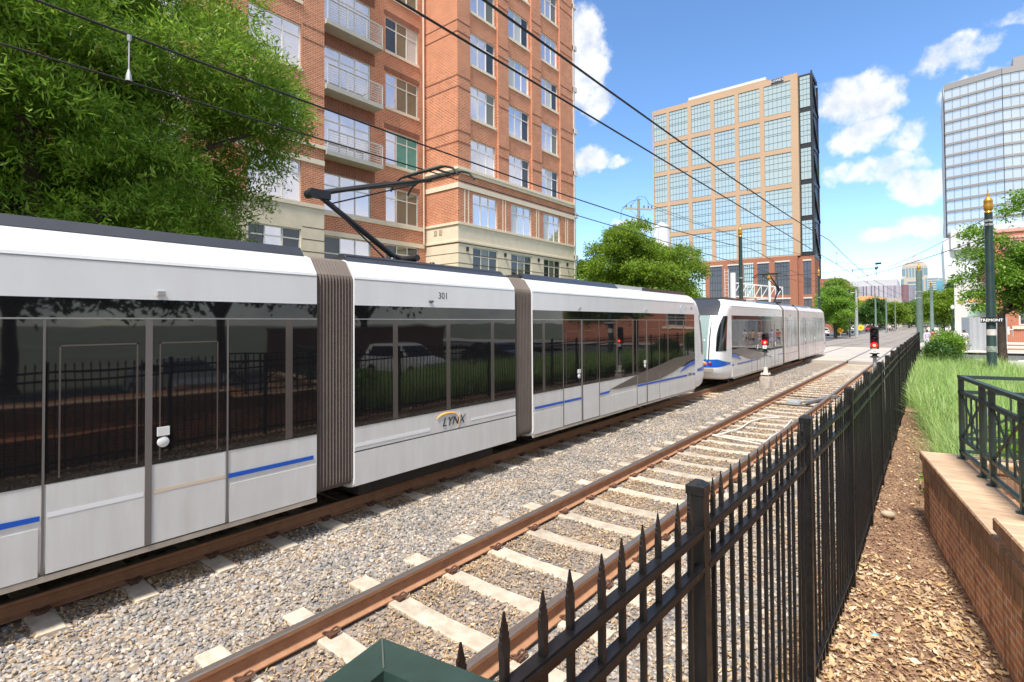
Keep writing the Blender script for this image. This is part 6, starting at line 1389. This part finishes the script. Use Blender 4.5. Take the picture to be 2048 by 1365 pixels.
def person(loc, rz, h, lb, top, bottom, shorts=True, hair=(.05, .03, .02), stride=.18, skin=SKIN, bag=None, dress=False, arm=.12):
    p = empty('person', loc, rz); tag(p, lb, 'person', 'people walking on the far pavement'); k = h/1.75; p.scale = (k, k, k)
    V = [(0, 0, .95), (0, 0, 1.12), (0, 0, 1.30), (0, 0, 1.43), (0, .01, 1.50), (0, .03, 1.58), (0, .03, 1.68)]; E = [(0, 1), (1, 2), (2, 3), (3, 4), (4, 5), (5, 6)]; r = [(.155, .11), (.13, .095), (.15, .105), (.12, .09), .055, .082, .075]
    idx = {}
    for s, sw in ((-1, 1), (1, -1)):
        b = len(V); V += [(s*.09, 0, .90), (s*.10, sw*stride*.6+.03, .50), (s*.10, sw*stride-.02*sw, .09), (s*.105, sw*stride+.13, .03)]; r += [.092, .062, .042, .034]; E += [(0, b), (b, b+1), (b+1, b+2), (b+2, b+3)]; idx['leg', s] = b
        b = len(V); V += [(s*.19, 0, 1.40), (s*.24, -sw*arm*.4-.02, 1.13), (s*.25, -sw*arm+.05, .90), (s*.25, -sw*arm+.08, .82)]; r += [.055, .043, .030, .030]; E += [(3, b), (b, b+1), (b+1, b+2), (b+2, b+3)]; idx['arm', s] = b
        w = V[b+3]
        for j, (dx, L_) in enumerate(((-.028, .075), (-.010, .088), (.009, .082), (.026, .066))):
            c_ = len(V); V += [(w[0]-.01*s+.003*j*s, w[1]+dx, w[2]-.045), (w[0]-.02*s, w[1]+dx*1.15+.01, w[2]-.045-L_)]; r += [.010, .008]; E += [(b+3, c_), (c_, c_+1)]
        c_ = len(V); V += [(w[0]-.02*s, w[1]+.045, w[2]-.015), (w[0]-.025*s, w[1]+.06, w[2]-.06)]; r += [.011, .009]; E += [(b+3, c_), (c_, c_+1)]
    body = skin_fig('body', V, E, r, skin, p)
    # face: nose, brow, ears
    b = MB(); b._add([(-.012, .105, 1.60), (.012, .105, 1.60), (0, .125, 1.60), (0, .10, 1.64)], [(0, 1, 2), (1, 3, 2), (3, 0, 2)])
    for s in (-1, 1): b.lathe([(.002, -.03), (.014, -.02), (.018, 0), (.012, .02), (.002, .03)], (s*.085, .02, 1.61), 8)
    b.build('face', skin, p)
    b = MB(); P = [[(math.cos(a)*.094*math.cos(e), .012+math.sin(a)*.105*math.cos(e), 1.635+.125*math.sin(e)) for a in np.linspace(math.pi*.78, math.pi*2.22, 12)] for e in np.linspace(-.65, 1.57, 8)]; b.grid(P)
    P = [[(math.cos(a)*.095*math.cos(e), .012+math.sin(a)*.106*math.cos(e), 1.637+.125*math.sin(e)) for a in np.linspace(0, 2*math.pi, 16)] for e in np.linspace(.5, 1.57, 5)]; b.grid(P); b.build('hair', mat('hair_%d' % int(hair[0]*100), hair, .6), p)
    g = lambda lst, k_: [tuple(q*k_ for q in x) if isinstance(x, tuple) else x*k_ for x in lst]
    a, c_ = idx['arm', -1], idx['arm', 1]
    T = [V[0], V[1], V[2], V[3], V[a], tuple(Vector(V[a]).lerp(Vector(V[a+1]), .8)), V[c_], tuple(Vector(V[c_]).lerp(Vector(V[c_+1]), .8))]
    skin_fig('shirt', T, [(0, 1), (1, 2), (2, 3), (3, 4), (4, 5), (3, 6), (6, 7)], [(.165, .125), (.15, .112), (.165, .12), (.125, .10), .068, .06, .068, .06], top, p)
    la, lc = idx['leg', -1], idx['leg', 1]
    if dress:
        b = MB(); b.lathe([(.15, 1.0), (.19, .85), (.25, .55)], n=18); b.build('skirt', bottom, p)
    else:
        f = .75 if shorts else 1.
        def ext(q): return [V[q], V[q+1] if not shorts else tuple(Vector(V[q]).lerp(Vector(V[q+1]), f))]+([] if shorts else [tuple(Vector(V[q+1]).lerp(Vector(V[q+2]), .92))])
        A, B2 = ext(la), ext(lc); Q = [(0, 0, .99), (0, 0, .94)]+A+B2; nA = len(A)
        Ed = [(0, 1), (1, 2), (1, 2+nA)]+[(2+i, 3+i) for i in range(nA-1)]+[(2+nA+i, 3+nA+i) for i in range(nA-1)]
        rr = [(.165, .122), (.165, .125)]+([.105, .085] if shorts else [.104, .076, .06])*2
        skin_fig('shorts' if shorts else 'trousers', Q, Ed, rr, bottom, p)
    b = MB()
    for q in (la, lc):
        t = V[q+3]; b.box(t[0]-.045, t[0]+.045, t[1]-.20, t[1]+.06, -.005, .07)
    b.build('shoes', mat('shoe_white', (.5, .48, .46), .6), p)
    if bag:
        b = MB(); b.tube([(-.13, .12, 1.40), (0, .15, 1.25), (.17, .10, 1.0)], .016, 6); b.tube([(-.13, -.13, 1.40), (0, -.15, 1.25), (.17, -.12, 1.0)], .016, 6); b.tube([(-.13, .12, 1.40), (-.14, 0, 1.46), (-.13, -.13, 1.40)], .016, 6); b.build('bag_strap', bag, p)
        b = MB(); b.box(-.32, -.20, -.14, .14, .72, .98); b.build('bag', bag, p)
    return p
CW = mat('cloth_white', (.72, .71, .70), .8); CBK = mat('cloth_black', (.02, .02, .022), .8); CLV = mat('cloth_lavender', (.50, .48, .66), .8); CPK = mat('cloth_pink', (.66, .42, .42), .8); CTN = mat('cloth_tan', (.60, .38, .22), .8); CRD = mat('cloth_red', (.45, .07, .06), .8); CNV = mat('cloth_navy', (.04, .05, .09), .8)
person((2.12, 56.0, .11), R(8), 1.72, 'person in a white top with a black shoulder bag walking past the grey hoarding', CW, CW, True, bag=CBK)
person((1.27, 55.2, .11), R(0), 1.72, 'person in a tan top and dark shorts walking left of the bag carrier', CTN, CBK, True)
person((.85, 56.5, .11), R(-5), 1.66, 'person in a pale pink top walking at the left of the tan one', CPK, CW, True)
person((-.25, 56.5, .11), R(0), 1.72, 'person in a lavender dress seen over the far shrub beside the fence', CLV, CLV, True, dress=True)
person((.15, 61, .11), R(10), 1.7, 'person in a red top right behind the lavender dress', CRD, CNV, False)
person((-7.4, 150, .0), R(170), 1.75, 'person in a white shirt standing by the far track under the trees', CW, CNV, False)
person((-6.8, 147, .0), R(200), 1.75, 'person in dark clothes beside the white shirted one at the far track', CNV, CBK, False)
person((-7.9, 152, .0), R(150), 1.75, 'person in a pink top left of the two at the far track', CPK, CBK, False)
